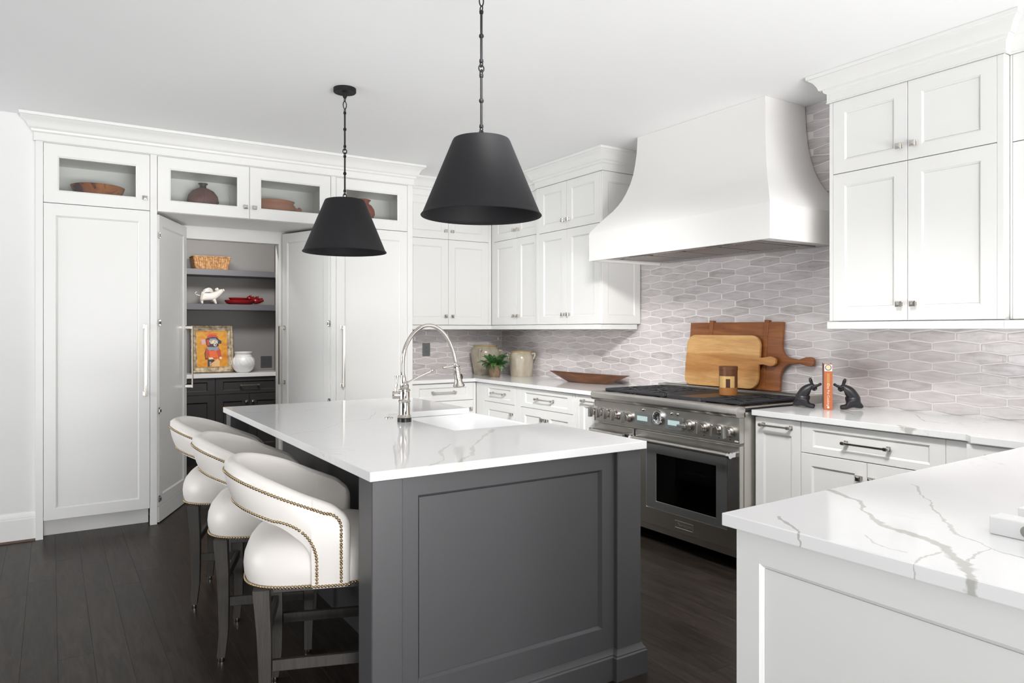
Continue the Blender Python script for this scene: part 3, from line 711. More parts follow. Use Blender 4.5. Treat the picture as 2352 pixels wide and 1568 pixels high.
b = B(); b.box(3.865-2.652, 3.865-2.640, -.0005, .002, .737, .743, 0); b.box(3.865-2.637, 3.865-2.625, -.0005, .002, .737, .743, 0); finish(b, 'maker_mark', MT['ceramic'], t)
# oven doors
def oven(x0, x1, wx0, wx1, gx0, gx1, handle):
    d = B(); L = lambda a, c, e, f, y: rect(a, c, e, f, y)
    d.rings([L(x0, x1, .132, .714, .04), L(x0, x1, .132, .714, .003), L(x0+.003, x1-.003, .135, .711, .0), L(wx0, wx1, .237, .652, .0), L(wx0+.002, wx1-.002, .239, .650, .004),  L(wx0+.002, wx1-.002, .239, .650, .04), L(x0, x1, .132, .714, .04)], 0)
    o = finish(d, 'oven_door', MT['steel'], t)
    d = B(); d.rings([L(wx0+.003, wx1-.003, .240, .649, .03), L(wx0+.003, wx1-.003, .240, .649, .002), L(gx0, gx1, .284, .585, .002), L(gx0+.002, gx1-.002, .286, .583, .006), L(gx0+.002, gx1-.002, .286, .583, .03), L(wx0+.003, wx1-.003, .240, .649, .03)], 0); finish(d, 'window_frame', MT['steeld'], o)
    d = B(); d.box(gx0+.0025, gx1-.0025, .007, .012, .2865, .5825); finish(d, 'oven_glass', MT['ovenglass'], o)
    d = B(); d.tube([(handle[0], -.058, .667), (handle[1], -.058, .667)], .0135, 18)
    hh = finish(d, 'oven_handle', MT['steel'], o, .6)
    for x, s in ((handle[0], 1), (handle[1], -1)):
        d = B(); d.tube([(x-.012*s, -.058, .667), (x+.004*s, -.058, .667), (x+.012*s, -.058, .667)], [.017, .0195, .0145], 8); d.box(x-.010, x+.010, -.056, .0, .653, .681, .003)
        finish(d, 'handle_bracket', MT['chrome'], o, .5)
    return o
oven(.003, .397, .06, .34, .11, .29, (.02, .375))
o = oven(.412, RW-.003, .514, 1.162, .596, 1.080, (.44, 1.222))
b = B(); b.rings([rect(.764, .908, .161, .205, .0), rect(.764, .908, .161, .205, -.003), rect(.767, .905, .164, .202, -.0035), rect(.769, .903, .166, .200, -.0022)], 0, True, (True, True)); pl = finish(b, 'name_plate', MT['steel'], o)
text_obj('lettering', 'Thermador', .026, MT['steeld'], pl, Matrix.Translation((.836, -.0027, .183)) @ Matrix.Rotation(PI/2, 4, 'X'))
b = B(); b.box(.0, RW, .03, .045, .085, .128, .002); finish(b, 'kick_panel', MT['steel'], t)
slab(t, 'base_recess', [(.02, RW-.02, .12, .58, .085, .0995)], MT['shadow'], 0)
for x in (.05, RW-.05):
    for y in (.07, .56):
        b = B(); b.lathe([(0, 0), (.02, 0), (.022, .004), (.018, .012), (.016, .099), (0, .099)], 14, (x, y, 0)); finish(b, 'foot', MT['steeld'], t, .5)
# grates, burners, griddle
def grate(x0, x1):
    b = B(); y0, y1, z = .052, .592, .955; w = .007
    for a, c, e, f in ((x0, x1, y0, y0+.014), (x0, x1, y1-.014, y1), (x0, x0+.014, y0+.0145, y1-.0145), (x1-.014, x1, y0+.0145, y1-.0145)): b.box(a, c, e, f, .936, z, .004)
    for x in (x0+.02, x1-.02):
        for y in (y0+.007, y1-.007): b.box(x-.012, x+.012, y-.006, y+.006, .9225, .937)
    m = (x0+x1)/2; ym = (y0+y1)/2
    b.box(x0+.0145, x1-.0145, ym-w, ym+w, .940, z, .003)
    for cy in ((y0+ym)/2, (y1+ym)/2):
        for j in range(6):
            a = PI/6+j*PI/3; dx, dy = math.cos(a), math.sin(a); hx = (x1-x0)/2-.0145; hy = (y1-y0)/4-.012
            far = min(hx/max(1e-6, abs(dx)), hy/max(1e-6, abs(dy)))
            b.tube([(m+dx*.030, cy+dy*.030, z-.007), (m+dx*far, cy+dy*far, z-.007)], .0075, 4, sq=True)
        b.ring((m, cy, z-.007), .075, .005, 'z', 24, 6)
    g = finish(b, 'grate', MT['iron'], t, .5)
    for cy in ((y0+ym)/2, (y1+ym)/2):
        b = B(); b.lathe([(0, 0), (.05, 0), (.055, .004), (.052, .010), (.036, .012), (0, .012)], 24, (m, cy, .9225)); bu = finish(b, 'burner', MT['brass'], t, .5)
        b = B(); b.lathe([(0, .0125), (.034, .0125), (.034, .018), (.028, .021), (0, .021)], 24, (m, cy, .9225)); finish(b, 'burner_cap', MT['iron'], bu, .5)
grate(.052, .330); grate(.332, .616); grate(.925, 1.212)
b = B(); b.rings([[(x, y, z) for x, y in rr(.622+i, .918-i, .052+i, .592-i, .03)] for i, z in ((0, .9225), (0, .950), (.004, .953), (.014, .951), (.024, .944), (.05, .9425))], 0, True, (True, True))
gd = finish(b, 'griddle', MT['iron'], t, .5)
MT['griddle'] = M('seasoned_griddle', (.05, .024, .016), .4)
b = B(); b.box(.675, .865, .105, .54, .9422, .9432); finish(b, 'griddle_plate', MT['griddle'], gd)
b = B(); b.box(.03, .045, .075, .10, .956, .966, .003); finish(b, 'trivet_tab', MT['ceramic'], t) if False else b.bm.free()

# ------------------------------------------------------------------ hood
GZ = [(1.85, 1), (2.045, 1), (2.06, .97), (2.095, .87), (2.135, .75), (2.175, .62), (2.21, .505), (2.25, .40), (2.29, .315), (2.335, .24), (2.40, .155), (2.47, .09), (2.54, .05), (2.615, .02), (2.68, .006), (2.742, 0)]
t = thing('range_hood', 'white plaster range hood with flared sides above the steel range', 'hood', (3.934, 3.26, 1.85))
b = B()
def hr(g, i=0): return [(0, .57+.18*g-i), (-.384-.30*g+i, .57+.18*g-i), (-.384-.30*g+i, -.525-.261*g+i), (0, -.525-.261*g+i)]
rs = [[(x, y, z-1.85) for x, y in hr(g)] for z, g in GZ]
b.rings(rs, 0, False); b.rings([[(x, y, z) for x, y in hr(1, i)] for i, z in ((0, 0), (.02, 0), (.02, .015))], 0, False)
b.add([(x, y, .015) for x, y in hr(1, .02)], [(0, 1, 2, 3)])
b.add([(x, y, .892) for x, y in hr(0)], [(0, 1, 2, 3)])
finish(b, 'hood_shell', MT['hood'], t, .35)
b = B(); a0, a1, c0, c1 = -.61, -.05, -.63, .60
for q in ((a0, a1, c0, c0+.03), (a0, a1, c1-.03, c1), (a0, a0+.05, c0+.0305, c1-.0305), (a1-.12, a1, c0+.0305, c1-.0305)): b.box(*q, .006, .0148, .001)
MT['liner'] = M('liner_steel', (.36, .34, .325), .34, 1)
ln = finish(b, 'liner', MT['liner'], t)
for j in range(4):
    y0 = c0+.034+j*(c1-c0-.068)/4; y1 = y0+(c1-c0-.068)/4-.003
    f = slab(t, 'filter', [(a0+.052, a1-.122, y0, y0+.008, .004, .0147), (a0+.052, a1-.122, y1-.008, y1, .004, .0147)], MT['liner'], 0)
    n_ = 5; st = (y1-y0-.02)/n_
    for q in range(n_):
        yy = y0+.011+q*st; bb = B(); bb.prism([(yy, .013), (yy+st*.55, .002), (yy+st*.60, .003), (yy+.003, .0145)], a0+.055, a1-.125, 'x'); finish(bb, 'baffle', MT['liner'], f)
b = B(); b.add([(x, y, .0149) for x, y in ((a0, c0), (a1, c0), (a1, c1), (a0, c1))], [(0, 1, 2, 3)]); finish(b, 'liner_back', MT['shadow'], t)
for y in (-.35, .33):
    b = B(); b.box(a0+.010, a0+.04, y-.09, y+.09, .0035, .0062, .001); finish(b, 'light_bar', MT['steeld'], t)

# ------------------------------------------------------------------ pendants
def pendant(label, x, y, first=None):
    if first:
        o = copy_tree(first); o.location = (x, y, H); o['label'] = label; return o
    t = thing('pendant_lamp', label, 'lamp', (x, y, H), 0, 'black pendant lamps over the island')
    b = B(); b.lathe([(0, 0), (.064, 0), (.064, -.020), (.061, -.024), (.016, -.024), (.012, -.030), (.012, -.045), (.008, -.055), (0, -.056)], 36); finish(b, 'canopy', MT['bronze'], t, .5)
    Z0 = -H
    def lk(name, zc, ax, R=.010, sz=1.0, r=.0026):
        b = B(); b.ring((0, 0, zc+Z0), R, r, ax, 16, 6, sz=sz); finish(b, name, MT['bronze'], t, .6)
    lk('link', 2.679, 'x'); lk('link', 2.648, 'y', .0095, 2.3, .0028); lk('link', 2.617, 'x', .0095)
    def rod(z1, z0, zb):
        b = B(); c = lambda z: z+Z0
        b.lathe([(0, c(z0)), (.0075, c(z0)), (.0085, c(z0)+.003), (.0075, c(z0)+.012), (.0048, c(z0)+.014), (.0048, c(zb)-.0095), (.0085, c(zb)-.005), (.0098, c(zb)), (.0085, c(zb)+.005), (.0048, c(zb)+.0095), (.0048, c(z1)-.014), (.0075, c(z1)-.012), (.0085, c(z1)-.003), (.0075, c(z1)), (0, c(z1))], 16); finish(b, 'rod', MT['bronze'], t, .6)
    rod(2.609, 2.405, 2.509); lk('link', 2.398, 'x'); lk('link', 2.382, 'y', .0115, 1.15, .003); lk('link', 2.366, 'x')
    rod(2.359, 2.149, 2.255); lk('link', 2.141, 'x'); lk('link', 2.126, 'y', .0095, 1.3, .003); lk('link', 2.110, 'x')
    b = B(); zz = lambda z: z+Z0
    b.lathe([(.0, zz(2.104)), (.100, zz(2.104)), (.110, zz(2.101)), (.1145, zz(2.093)), (.226, zz(1.822)), (.2295, zz(1.814)), (.2365, zz(1.806)), (.2375, zz(1.8035)), (.236, zz(1.8015)), (.2335, zz(1.803)), (.227, zz(1.811)), (.224, zz(1.817)), (.112, zz(2.090)), (.105, zz(2.099)), (0, zz(2.1005))], 64)
    finish(b, 'shade', MT['bronze'], t, .7)
    b = B(); b.lathe([(0, zz(2.1)), (.02, zz(2.1)), (.02, zz(2.05)), (.016, zz(2.045)), (0, zz(2.045))], 16); finish(b, 'socket', MT['bronze'], t, .6)
    b = B(); b.lathe([(0, zz(2.0445)), (.013, zz(2.044)), (.015, zz(2.03)), (.03, zz(1.995)), (.03, zz(1.975)), (.018, zz(1.952)), (0, zz(1.948))], 20); finish(b, 'bulb', MT['ceramic'], t, .8)
    return t
p1 = pendant('black cone pendant lamp hanging nearer, over the front end of the island', 1.42, 2.42)
pendant('black cone pendant lamp farther back, its round ceiling canopy showing', 1.42, 3.97, p1)

# ------------------------------------------------------------------ stools (local x forward, y across; origin on the floor under the seat centre)
def lerp(a, c, u): return a+(c-a)*u
def sstep(u): u = max(0, min(1, u)); return u*u*(3-2*u)
def plan(s):
    """point on the outer plan of the wrap-around back at arc fraction s (0 near arm front .. 1 far arm front) and its outward normal"""
    st, A, Bh, a0 = .16, .235, .252, -.045
    arc = PI/2*math.sqrt((A*A+Bh*Bh)/2)*2; tot = 2*st+arc; q = s*tot
    if q < st: return Vector((a0+st-q, -Bh)), Vector((0, -1))
    if q > tot-st: return Vector((a0+q-(tot-st), Bh)), Vector((0, 1))
    th = (q-st)/arc*PI
    return Vector((a0-A*math.sin(th), -Bh*math.cos(th))), Vector((-math.sin(th)/A, -math.cos(th)/Bh)).normalized()
LEN = 2*.16+PI*math.sqrt((.235**2+.252**2)/2)
def ztl(s):
    p, _ = plan(s); return .762+(.905-.762)*max(0, min(1, (.085-p.x)/.35))
def zt(s):
    p, _ = plan(s); z = ztl(s)
    e = min(s, 1-s)*LEN; r_ = .068
    return z-(r_-math.sqrt(max(0, r_**2-(r_-e)**2)) if e < r_ else 0)
def zb(s):
    p, _ = plan(s); z = .695+(.755-.695)*max(0, min(1, (-.06-p.x)/.20)); e = min(s, 1-s)*LEN
    if e < .125: return .503
    if e < .25: u = (e-.125)/.125; return .585+(z-.585)*math.sqrt(max(0, 1-(1-u)**2))
    return z
def surf(s, z, off=0):
    p, n_ = plan(s); back = max(0, -n_.x)**1.3
    lean = .036*back*((z-.74)/.15) if z < .92 else .04*back
    lean += .010*math.sin(PI*max(0, min(1, (z-zb(s))/max(.02, zt(s)-zb(s)))))
    q = p+n_*(lean+off); return Vector((q.x, q.y, z))
def make_stool(label):
    t = thing('counter_stool', label, 'stool', (0, 0, 0), 0, 'cream leather stools along the island')
    b = B(); cols = []; K = 110
    ss = [0, .0015, .004, .008, .013, .02, .028, .036, .045]+[.05+.90*j/K for j in range(0, K+1)]+[1-q for q in (.045, .036, .028, .02, .013, .008, .004, .0015, 0)]
    for q in (.1249, .1251, .126, .128, .131, .135, .141, .15, .16, .17): ss += [q/LEN, 1-q/LEN]
    ss = sorted(ss)
    for s in ss:
        e = min(s, 1-s)*LEN; th = .052*math.sqrt(max(.02, 1-max(0, (.02-e)/.02)**2)); mid = -.026
        z0, z1 = zb(s), zt(s); ring = []
        for u in (0, .12, .3, .5, .7, .85): ring.append(surf(s, lerp(z0, z1-.018, u), mid+th/2))
        for a in (.15, .35, .5, .65, .85):
            ring.append(surf(s, z1-.018+.018*math.sin(PI*a), mid+th/2*math.cos(PI*a)))
        for u in (.85, .5, .2, 0): ring.append(surf(s, lerp(z0, z1-.018, u), mid-th/2))
        cols.append([tuple(p) for p in ring])
    b.rings(cols, 0, True, (True, True)); back = finish(b, 'backrest', MT['leather'], t, 1.0)
    def sup(k, z, n_=3.2, a=.245, c=.246, q=64):
        out = []
        for j in range(q):
            th = 2*PI*j/q; x, y = math.cos(th), math.sin(th)
            out.append((a*k*math.copysign(abs(x)**(2/n_), x), c*k*math.copysign(abs(y)**(2/n_), y), z))
        return out
    b = B(); PRF = [(.0, .500), (.90, .500), (.965, .503), (.975, .512), (1.0, .535), (1.008, .560), (.995, .590), (.955, .617), (.88, .640), (.76, .656), (.55, .667), (.28, .673), (0.001, .674)]
    b.rings([sup(max(k_, .001), z) for k_, z in PRF], 0, True, (False, False)); finish(b, 'seat', MT['leather'], t, 1.2)
    # nail heads: half spheres set along the edges
    b = B()
    def nail(p, n_, r=.0056):
        n_ = Vector(n_).normalized(); q = n_.to_track_quat('Z', 'Y').to_matrix().to_4x4(); mm = Matrix.Translation(p) @ q
        b.rings([[(r*math.cos(PI/4*j)*k_, r*math.sin(PI/4*j)*k_, r*h) for j in range(8)] for k_, h in ((1, -.1), (.92, .35), (.6, .7), (.15, .85))], 0, True, (False, True), mm)
    def row(pts, step):
        acc = 0; last = None
        for p, n_ in pts:
            if last is None: nail(p, n_); last = p; acc = 0; continue
            acc += (p-last).length; last = p
            if acc >= step: nail(p, n_); acc -= step
    def nrm(s, z): p, n_ = plan(s); return Vector((n_.x, n_.y, 0))
    F = [i/4000 for i in range(4001)]; s0 = .030/LEN; s1 = .108/LEN
    for mir in (0, 1):
        m_ = (lambda s: 1-s) if mir else (lambda s: s)
        row([(surf(m_(e/LEN), .510, .0012), nrm(m_(e/LEN), 0)) for e in [q/1000 for q in range(4, 124)]], .0108)
    arc = [(.030, z/1000) for z in range(523, int((ztl(.081/LEN)-.085)*1000), 2)]+[(.030+.050*(1-math.cos(PI/2*q/40)), ztl(.081/LEN)-.084+.050*math.sin(PI/2*q/40)) for q in range(41)]
    top = [(surf(e/LEN, z, .0005), nrm(e/LEN, 0)) for e, z in arc]+[(surf(s, ztl(s)-.034, .0005), nrm(s, 0)) for s in F if .082/LEN < s < 1-.082/LEN]+[(surf(1-e/LEN, z, .0005), nrm(1-e/LEN, 0)) for e, z in arc[::-1]]
    row(top, .0113)
    zl = lambda s: .695+(.755-.695)*max(0, min(1, (-.06-plan(s)[0].x)/.20))+.013
    half = [(.108, z/1000) for z in range(523, 590, 2)]+[(.108+.142*(1-math.cos(PI/2*q/60)), None if False else .590+(zl(.25/LEN)-.590)*math.sin(PI/2*q/60)) for q in range(61)]
    low = [(surf(e/LEN, z, .0005), nrm(e/LEN, 0)) for e, z in half]+[(surf(s, zl(s), .0005), nrm(s, 0)) for s in F if .252/LEN < s < 1-.252/LEN]+[(surf(1-e/LEN, z, .0005), nrm(1-e/LEN, 0)) for e, z in half[::-1]]
    row(low, .0113)
    per = sup(.988, .510, q=1200); row([(Vector(p), (p[0]**3/.245**3, p[1]**3/.246**3, 0)) for p in per], .0108)
    nl = finish(b, 'nail_trim', MT['nail'], t, 1.2); nl['kind'] = 'stuff'
    # legs
    def leg(pts, w):
        b = B(); rs = []
        for (x, y, z), r in zip(pts, w): rs.append([(x-r, y-r, z), (x+r, y-r, z), (x+r, y+r, z), (x-r, y+r, z)])
        b.rings(rs, 0, True, (True, True)); return finish(b, 'leg', MT['legwood'], t)
    for sy in (-1, 1):
        L = leg([(-.170, sy*.205, .020), (-.160, sy*.204, .12), (-.160, sy*.203, .24), (-.163, sy*.202, .36), (-.172, sy*.200, .499)], [.0155, .0175, .020, .0225, .026])
        b = B(); b.lathe([(0, 0), (.012, 0), (.013, .004), (.012, .019), (0, .0195)], 12, (-.170, sy*.205, 0)); finish(b, 'glide', MT['nickel'], L, .5)
        L = leg([(.172, sy*.205, .020), (.176, sy*.204, .25), (.180, sy*.200, .499)], [.015, .019, .024])
        b = B(); b.lathe([(0, 0), (.012, 0), (.013, .004), (.012, .019), (0, .0195)], 12, (.172, sy*.205, 0)); finish(b, 'glide', MT['nickel'], L, .5)
        b = B(); b.box(-.138, .155, sy*.203-.009, sy*.203+.009, .225, .262, .002); finish(b, 'stretcher', MT['legwood'], t)
    b = B(); b.box(.166, .184, -.184, .184, .185, .222, .002); finish(b, 'footrest', MT['legwood'], t)
    b = B(); b.box(-.170, -.152, -.180, .180, .305, .338, .002); finish(b, 'stretcher', MT['legwood'], t)
    b = B(); b.box(-.14, .15, -.17, .17, .470, .4995, .002); finish(b, 'seat_frame', MT['legwood'], t)
    return t
st = make_stool('cream leather stool nearest the camera, with brass nail trim, tucked under the island')
st.location = (.8166, 2.566, 0); st.rotation_euler = (0, 0, math.radians(-20))
for k, lab in ((1, 'middle cream leather stool of the row along the island'), (2, 'cream leather stool farthest from the camera, beside the open pantry door')):
    o = copy_tree(st); o.location = (.8166, 2.566+.67*k, 0); o['label'] = lab

# ------------------------------------------------------------------ on the corner worktop
MT['crock'] = M('stoneware_glaze', srgb(178, 168, 150), .22); k = N(MT['crock']); q = k.noise(k.coord((1, 1, .5)), 9, 5)
k.l(k.ramp(q.outputs[0], [(.3, srgb(164, 152, 132)), (.7, srgb(196, 188, 172))]), k.p.inputs['Base Color'])
MT['crockrim'] = M('stoneware_rim', srgb(178, 158, 112), .25)
ZC = .9155
def crock(label, loc, prof, rim, handles, group):
    t = thing('stoneware_crock', label, 'crock', loc, 0, group)
    b = B(); b.lathe(prof, 48); finish(b, 'body', MT['crock'], t, .8)
    b = B(); b.lathe(rim, 48); finish(b, 'rim', MT['crockrim'], t, .8)
    for pts, r in handles:
        b = B(); b.tube(smoothpts(pts, 5), r, 10); finish(b, 'handle', MT['crock'], t, 1)
    return t
crock('large grey stoneware crock in the corner behind the fern', (3.63, 6.108, ZC), [(0, 0), (.110, 0), (.113, .006), (.124, .08), (.139, .17), (.147, .215), (.143, .240), (.128, .263), (.118, .272), (.117, .279), (.105, .279), (.105, .262), (.10, .05), (0, .02)],
      [(.116, .279), (.121, .282), (.122, .288), (.118, .293), (.108, .293), (.105, .279)],
      [([(-.10, -.085, .225), (-.118, -.112, .250), (-.128, -.105, .236), (-.116, -.082, .17)], .012), ([(.095, -.09, .235), (.122, -.105, .238), (.130, -.098, .215), (.118, -.08, .17)], .012)], 'stoneware crocks on the corner worktop')
crock('smaller pale stoneware crock with two ear handles, right of the fern', (3.79, 5.70, ZC), [(0, 0), (.103, 0), (.106, .005), (.112, .09), (.1165, .16), (.114, .190), (.104, .212), (.098, .222), (.097, .228), (.088, .228), (.088, .21), (.09, .04), (0, .018)],
      [(.096, .228), (.101, .230), (.102, .236), (.098, .240), (.09, .240), (.087, .228)],
      [([(-.085, .062, .212), (-.100, .078, .219), (-.105, .084, .205), (-.098, .070, .165)], .009), ([(.062, -.085, .212), (.078, -.100, .219), (.084, -.105, .205), (.072, -.096, .165)], .009)], 'stoneware crocks on the corner worktop')
MT['terra'] = M('aged_terracotta', srgb(128, 106, 84), .8); k = N(MT['terra']); q = k.noise(k.coord(), 22, 5); k.l(k.ramp(q.outputs[0], [(.3, srgb(112, 92, 72)), (.6, srgb(140, 118, 96)), (.8, srgb(150, 96, 74))]), k.p.inputs['Base Color'])
MT['soil'] = M('potting_soil', (.03, .02, .015), .95)
MT['fern'] = M('fern_green', srgb(62, 104, 52), .5); k = N(MT['fern']); k.l(k.ramp(k.rnd(), [(0, srgb(44, 84, 42)), (.5, srgb(66, 112, 56)), (1, srgb(98, 140, 72))]), k.p.inputs['Base Color'])
t = thing('potted_fern', 'small green fern in a weathered terracotta pot between the crocks', 'plant', (3.51, 5.735, ZC))
b = B(); b.lathe([(0, 0), (.048, 0), (.050, .004), (.061, .095), (.064, .098), (.065, .116), (.060, .117), (.058, .10), (0, .098)], 36); finish(b, 'pot', MT['terra'], t, .6)
b = B(); b.lathe([(0, .106), (.03, .107), (.0575, .102), (.0575, .0995), (0, .099)], 24); finish(b, 'soil', MT['soil'], t, .6)
def frond_mesh(L, droop):
    b = B(); n_ = 15; P = []
    for i in range(n_+1):
        u = i/n_; P.append(Vector((L*u*(1-.18*u*u), 0, L*(.75*u-droop*u*u))))
    b.tube(P, [.0011*(1-.7*i/n_) for i in range(n_+1)], 4)
    for i in range(2, n_+1):
        u = i/n_; w = .030*math.sin(PI*min(1, .12+.88*u)**.9)*L/.15+.003; tn = (P[i]-P[i-1]).normalized()
        for sd in (-1, 1):
            d_ = (Vector((0, sd, 0))+tn*.45).normalized(); a = P[i]; tip = a+d_*w+Vector((0, 0, -.004)); hw = tn*.0042
            mid = a+d_*w*.5+Vector((0, 0, .002))
            b.add([tuple(a-hw*.6), tuple(mid-hw), tuple(tip), tuple(mid+hw), tuple(a+hw*.6)], [(0, 1, 3, 4), (1, 2, 3)])
    o = finish(b, 'frond', MT['fern']); me = o.data; bpy.data.objects.remove(o); return me
FM = [frond_mesh(L, d_) for L, d_ in ((.17, .55), (.15, .95), (.13, .35), (.14, 1.25), (.11, .75))]
for i in range(64):
    o = bpy.data.objects.new('frond', FM[i % 5]); COL.objects.link(o); o.parent = t; a = i*2.399+RND.random()*.5
    o.location = (.02*math.cos(a), .02*math.sin(a), .106); o.rotation_euler = (RND.uniform(-.25, .25), RND.uniform(-.6, .3), a); s_ = RND.uniform(.85, 1.15)*(.72 if i % 5 == 3 else .9 if i % 5 == 1 else 1); o.scale = (s_, s_, s_)
MT['dough'] = wood('dough_bowl_wood', srgb(94, 54, 28), srgb(136, 86, 50), 2, .5, (10, 1.2, 10), 0)
b = B(); t_ = .47
def oval(lx, ly, z, n_=48, pw=1.0, lift=0):
    out = []
    for j in range(n_):
        a = 2*PI*j/n_; y = ly*math.cos(a); x = lx*math.sin(a)*(abs(math.sin(a))**.25); out.append((x, y, z+lift*abs(math.cos(a))**3))
    return out
b.rings([oval(.055, .235, .0), oval(.075, .275, .012), oval(.10, .37, .045), oval(.112, .445, .066, lift=.008), oval(.115, .47, .070, lift=.012), oval(.108, .455, .071, lift=.012), oval(.092, .36, .058), oval(.06, .24, .022), oval(.03, .12, .018)], 0, True, (True, True))
o = tag(finish(b, 'dough_bowl', MT['dough'], None, .9), 'long shallow brown wooden dough bowl on the worktop left of the range', 'bowl'); o.location = (3.765, 4.665, ZC); o.rotation_euler = (0, 0, math.radians(5.5))

# ------------------------------------------------------------------ boards, canister, bookends behind and right of the range
MT['board_r'] = wood('red_brown_board', srgb(128, 72, 32), srgb(172, 106, 56), 1.6, .45, (1, 1.4, 16), 0)
MT['board_y'] = wood('honey_board', srgb(208, 156, 94), srgb(240, 198, 136), 1.4, .5, (1, 1.6, 14), 0, srgb(120, 66, 30))
k = N(MT['board_y']); q = k.n('ShaderNodeSeparateXYZ'); k.l(k.n('ShaderNodeTexCoord').outputs['Object'], q.inputs[0])
src = k.p.inputs['Base Color'].links[0].from_socket
wv = k.noise(k.coord((1, 3, 3)), 2.2, 2); zz_ = k.math('ADD', q.outputs[2], k.math('MULTIPLY', wv.outputs[0], .03))
band = k.ramp(zz_, [(.0, (1, .98, .95)), (.090, (1, .95, .88)), (.125, (.80, .64, .47)), (.238, (.82, .68, .52)), (.25, (1.1, 1.08, 1.04)), (.4, (1.05, 1.03, 1.0))])
k.l(k.mix(1.0, src, band, 'MULTIPLY'), k.p.inputs['Base Color'])
def arcpts(cx, cy, r, a0, a1, n_=6): return [(cx+r*math.cos(math.radians(lerp(a0, a1, i/n_))), cy+r*math.sin(math.radians(lerp(a0, a1, i/n_)))) for i in range(n_+1)]
# local frame of a board: x = thickness, y = world y offset (left is +), z up along the leaning face
t = thing('cutting_board', 'large reddish brown paddle board with two battens leaning on the tiles', 'board', (3.872, 3.25, .968)); t.rotation_euler = (0, math.radians(5.2), 0)
P1 = [(.408, 0), (.408, .442), (-.372, .442), (-.372, .292)] + arcpts(-.452, .292, .08, 0, -78, 5) [1:] + [(-.50, .206), (-.545, .222)] + arcpts(-.575, .195, .030, 70, 290, 8) + [(-.545, .170), (-.50, .182)] + [(-.46, .176)] + arcpts(-.452, .098, .08, 78, 0, 5)[:-1] + [(-.372, .09), (-.372, 0)]
b = B(); b.prism(P1, 0, .022, 'x', .0025); finish(b, 'plank', MT['board_r'], t, .6)
for y in (.213, -.248): b = B(); b.box(-.006, .026, y-.016, y+.016, .006, .456, .002); finish(b, 'batten', MT['board_r'], t)
P2 = arcpts(.285, .285, .07, 0, 90) + arcpts(-.205, .285, .07, 90, 180) + [(-.277, .21), (-.31, .213), (-.36, .222), (-.392, .214), (-.400, .204), (-.400, .178), (-.388, .164), (-.36, .158), (-.31, .168), (-.274, .166)] + arcpts(-.205, .075, .07, 180, 270) + arcpts(.295, .062, .06, 270, 360)
b = B(); b.prism(P2, 0, .02, 'x', .003)
o = tag(finish(b, 'cutting_board', MT['board_y'], None, .6), 'honey coloured rounded cutting board with a short handle leaning in front of the large board', 'board'); o.location = (3.822, 3.285, .968); o.rotation_euler = (0, math.radians(6.3), 0)
WC = [M('wood_tone_a', srgb(176, 118, 62), .4), M('wood_tone_b', srgb(112, 66, 36), .4), M('wood_tone_c', srgb(226, 186, 118), .4), M('wood_tone_d', srgb(84, 46, 40), .4), M('wood_tone_e', srgb(150, 96, 54), .4)]
for m_ in WC:
    k = N(m_); q = k.noise(k.coord((3, 3, 20)), 6, 3, .6, 1.0); c0 = tuple(m_.node_tree.nodes['Principled BSDF'].inputs['Base Color'].default_value); k.l(k.mix(k.math('MULTIPLY', q.outputs[0], .55), c0, tuple(x*.5 for x in c0[:3])+(1,)), k.p.inputs['Base Color'])
t = thing('wooden_canister', 'round canister inlaid with light and dark woods, standing on the range', 'canister', (3.60, 3.052, .944))
def ring_seg(b, r, z0, z1, a0, a1, m, bulge=0):
    n_ = max(2, int(abs(a1-a0)/7)); A = [math.radians(lerp(a0, a1, i/n_)) for i in range(n_+1)]
    rs = [[(rad*math.cos(a), rad*math.sin(a), z) for a in A] for rad, z in ((r-.004, z0), (r, z0), (r, z1), (r-.004, z1))]; b.rings(rs, m, False)
b = B(); b.lathe([(0, 0), (.050, 0), (.055, .003), (.0565, .010), (.0565, .050), (.052, .050)], 40, m=0); b.lathe([(0, .1255), (.05, .1255), (.0500, .04), (0, .04)], 40, m=0); finish(b, 'base', WC, t, .6)
for a0, a1, z0, z1, m_ in ((150, 205, .0505, .122, 2), (205, 232, .0505, .105, 3), (205, 232, .1055, .122, 2), (232, 262, .0505, .122, 2), (262, 330, .0505, .122, 1), (330, 420, .0505, .122, 2), (60, 110, .0505, .122, 1), (110, 150, .0505, .122, 4)):
    b = B(); ring_seg(b, .0565, z0, z1, a0, a1, m_); finish(b, 'inlay', WC, t, .6)
b = B(); b.lathe([(0, .1225), (.0565, .1225), (.0565, .160), (.058, .161), (.058, .181), (.055, .184), (0, .184)], 40, m=1); finish(b, 'lid', WC, t, .6)

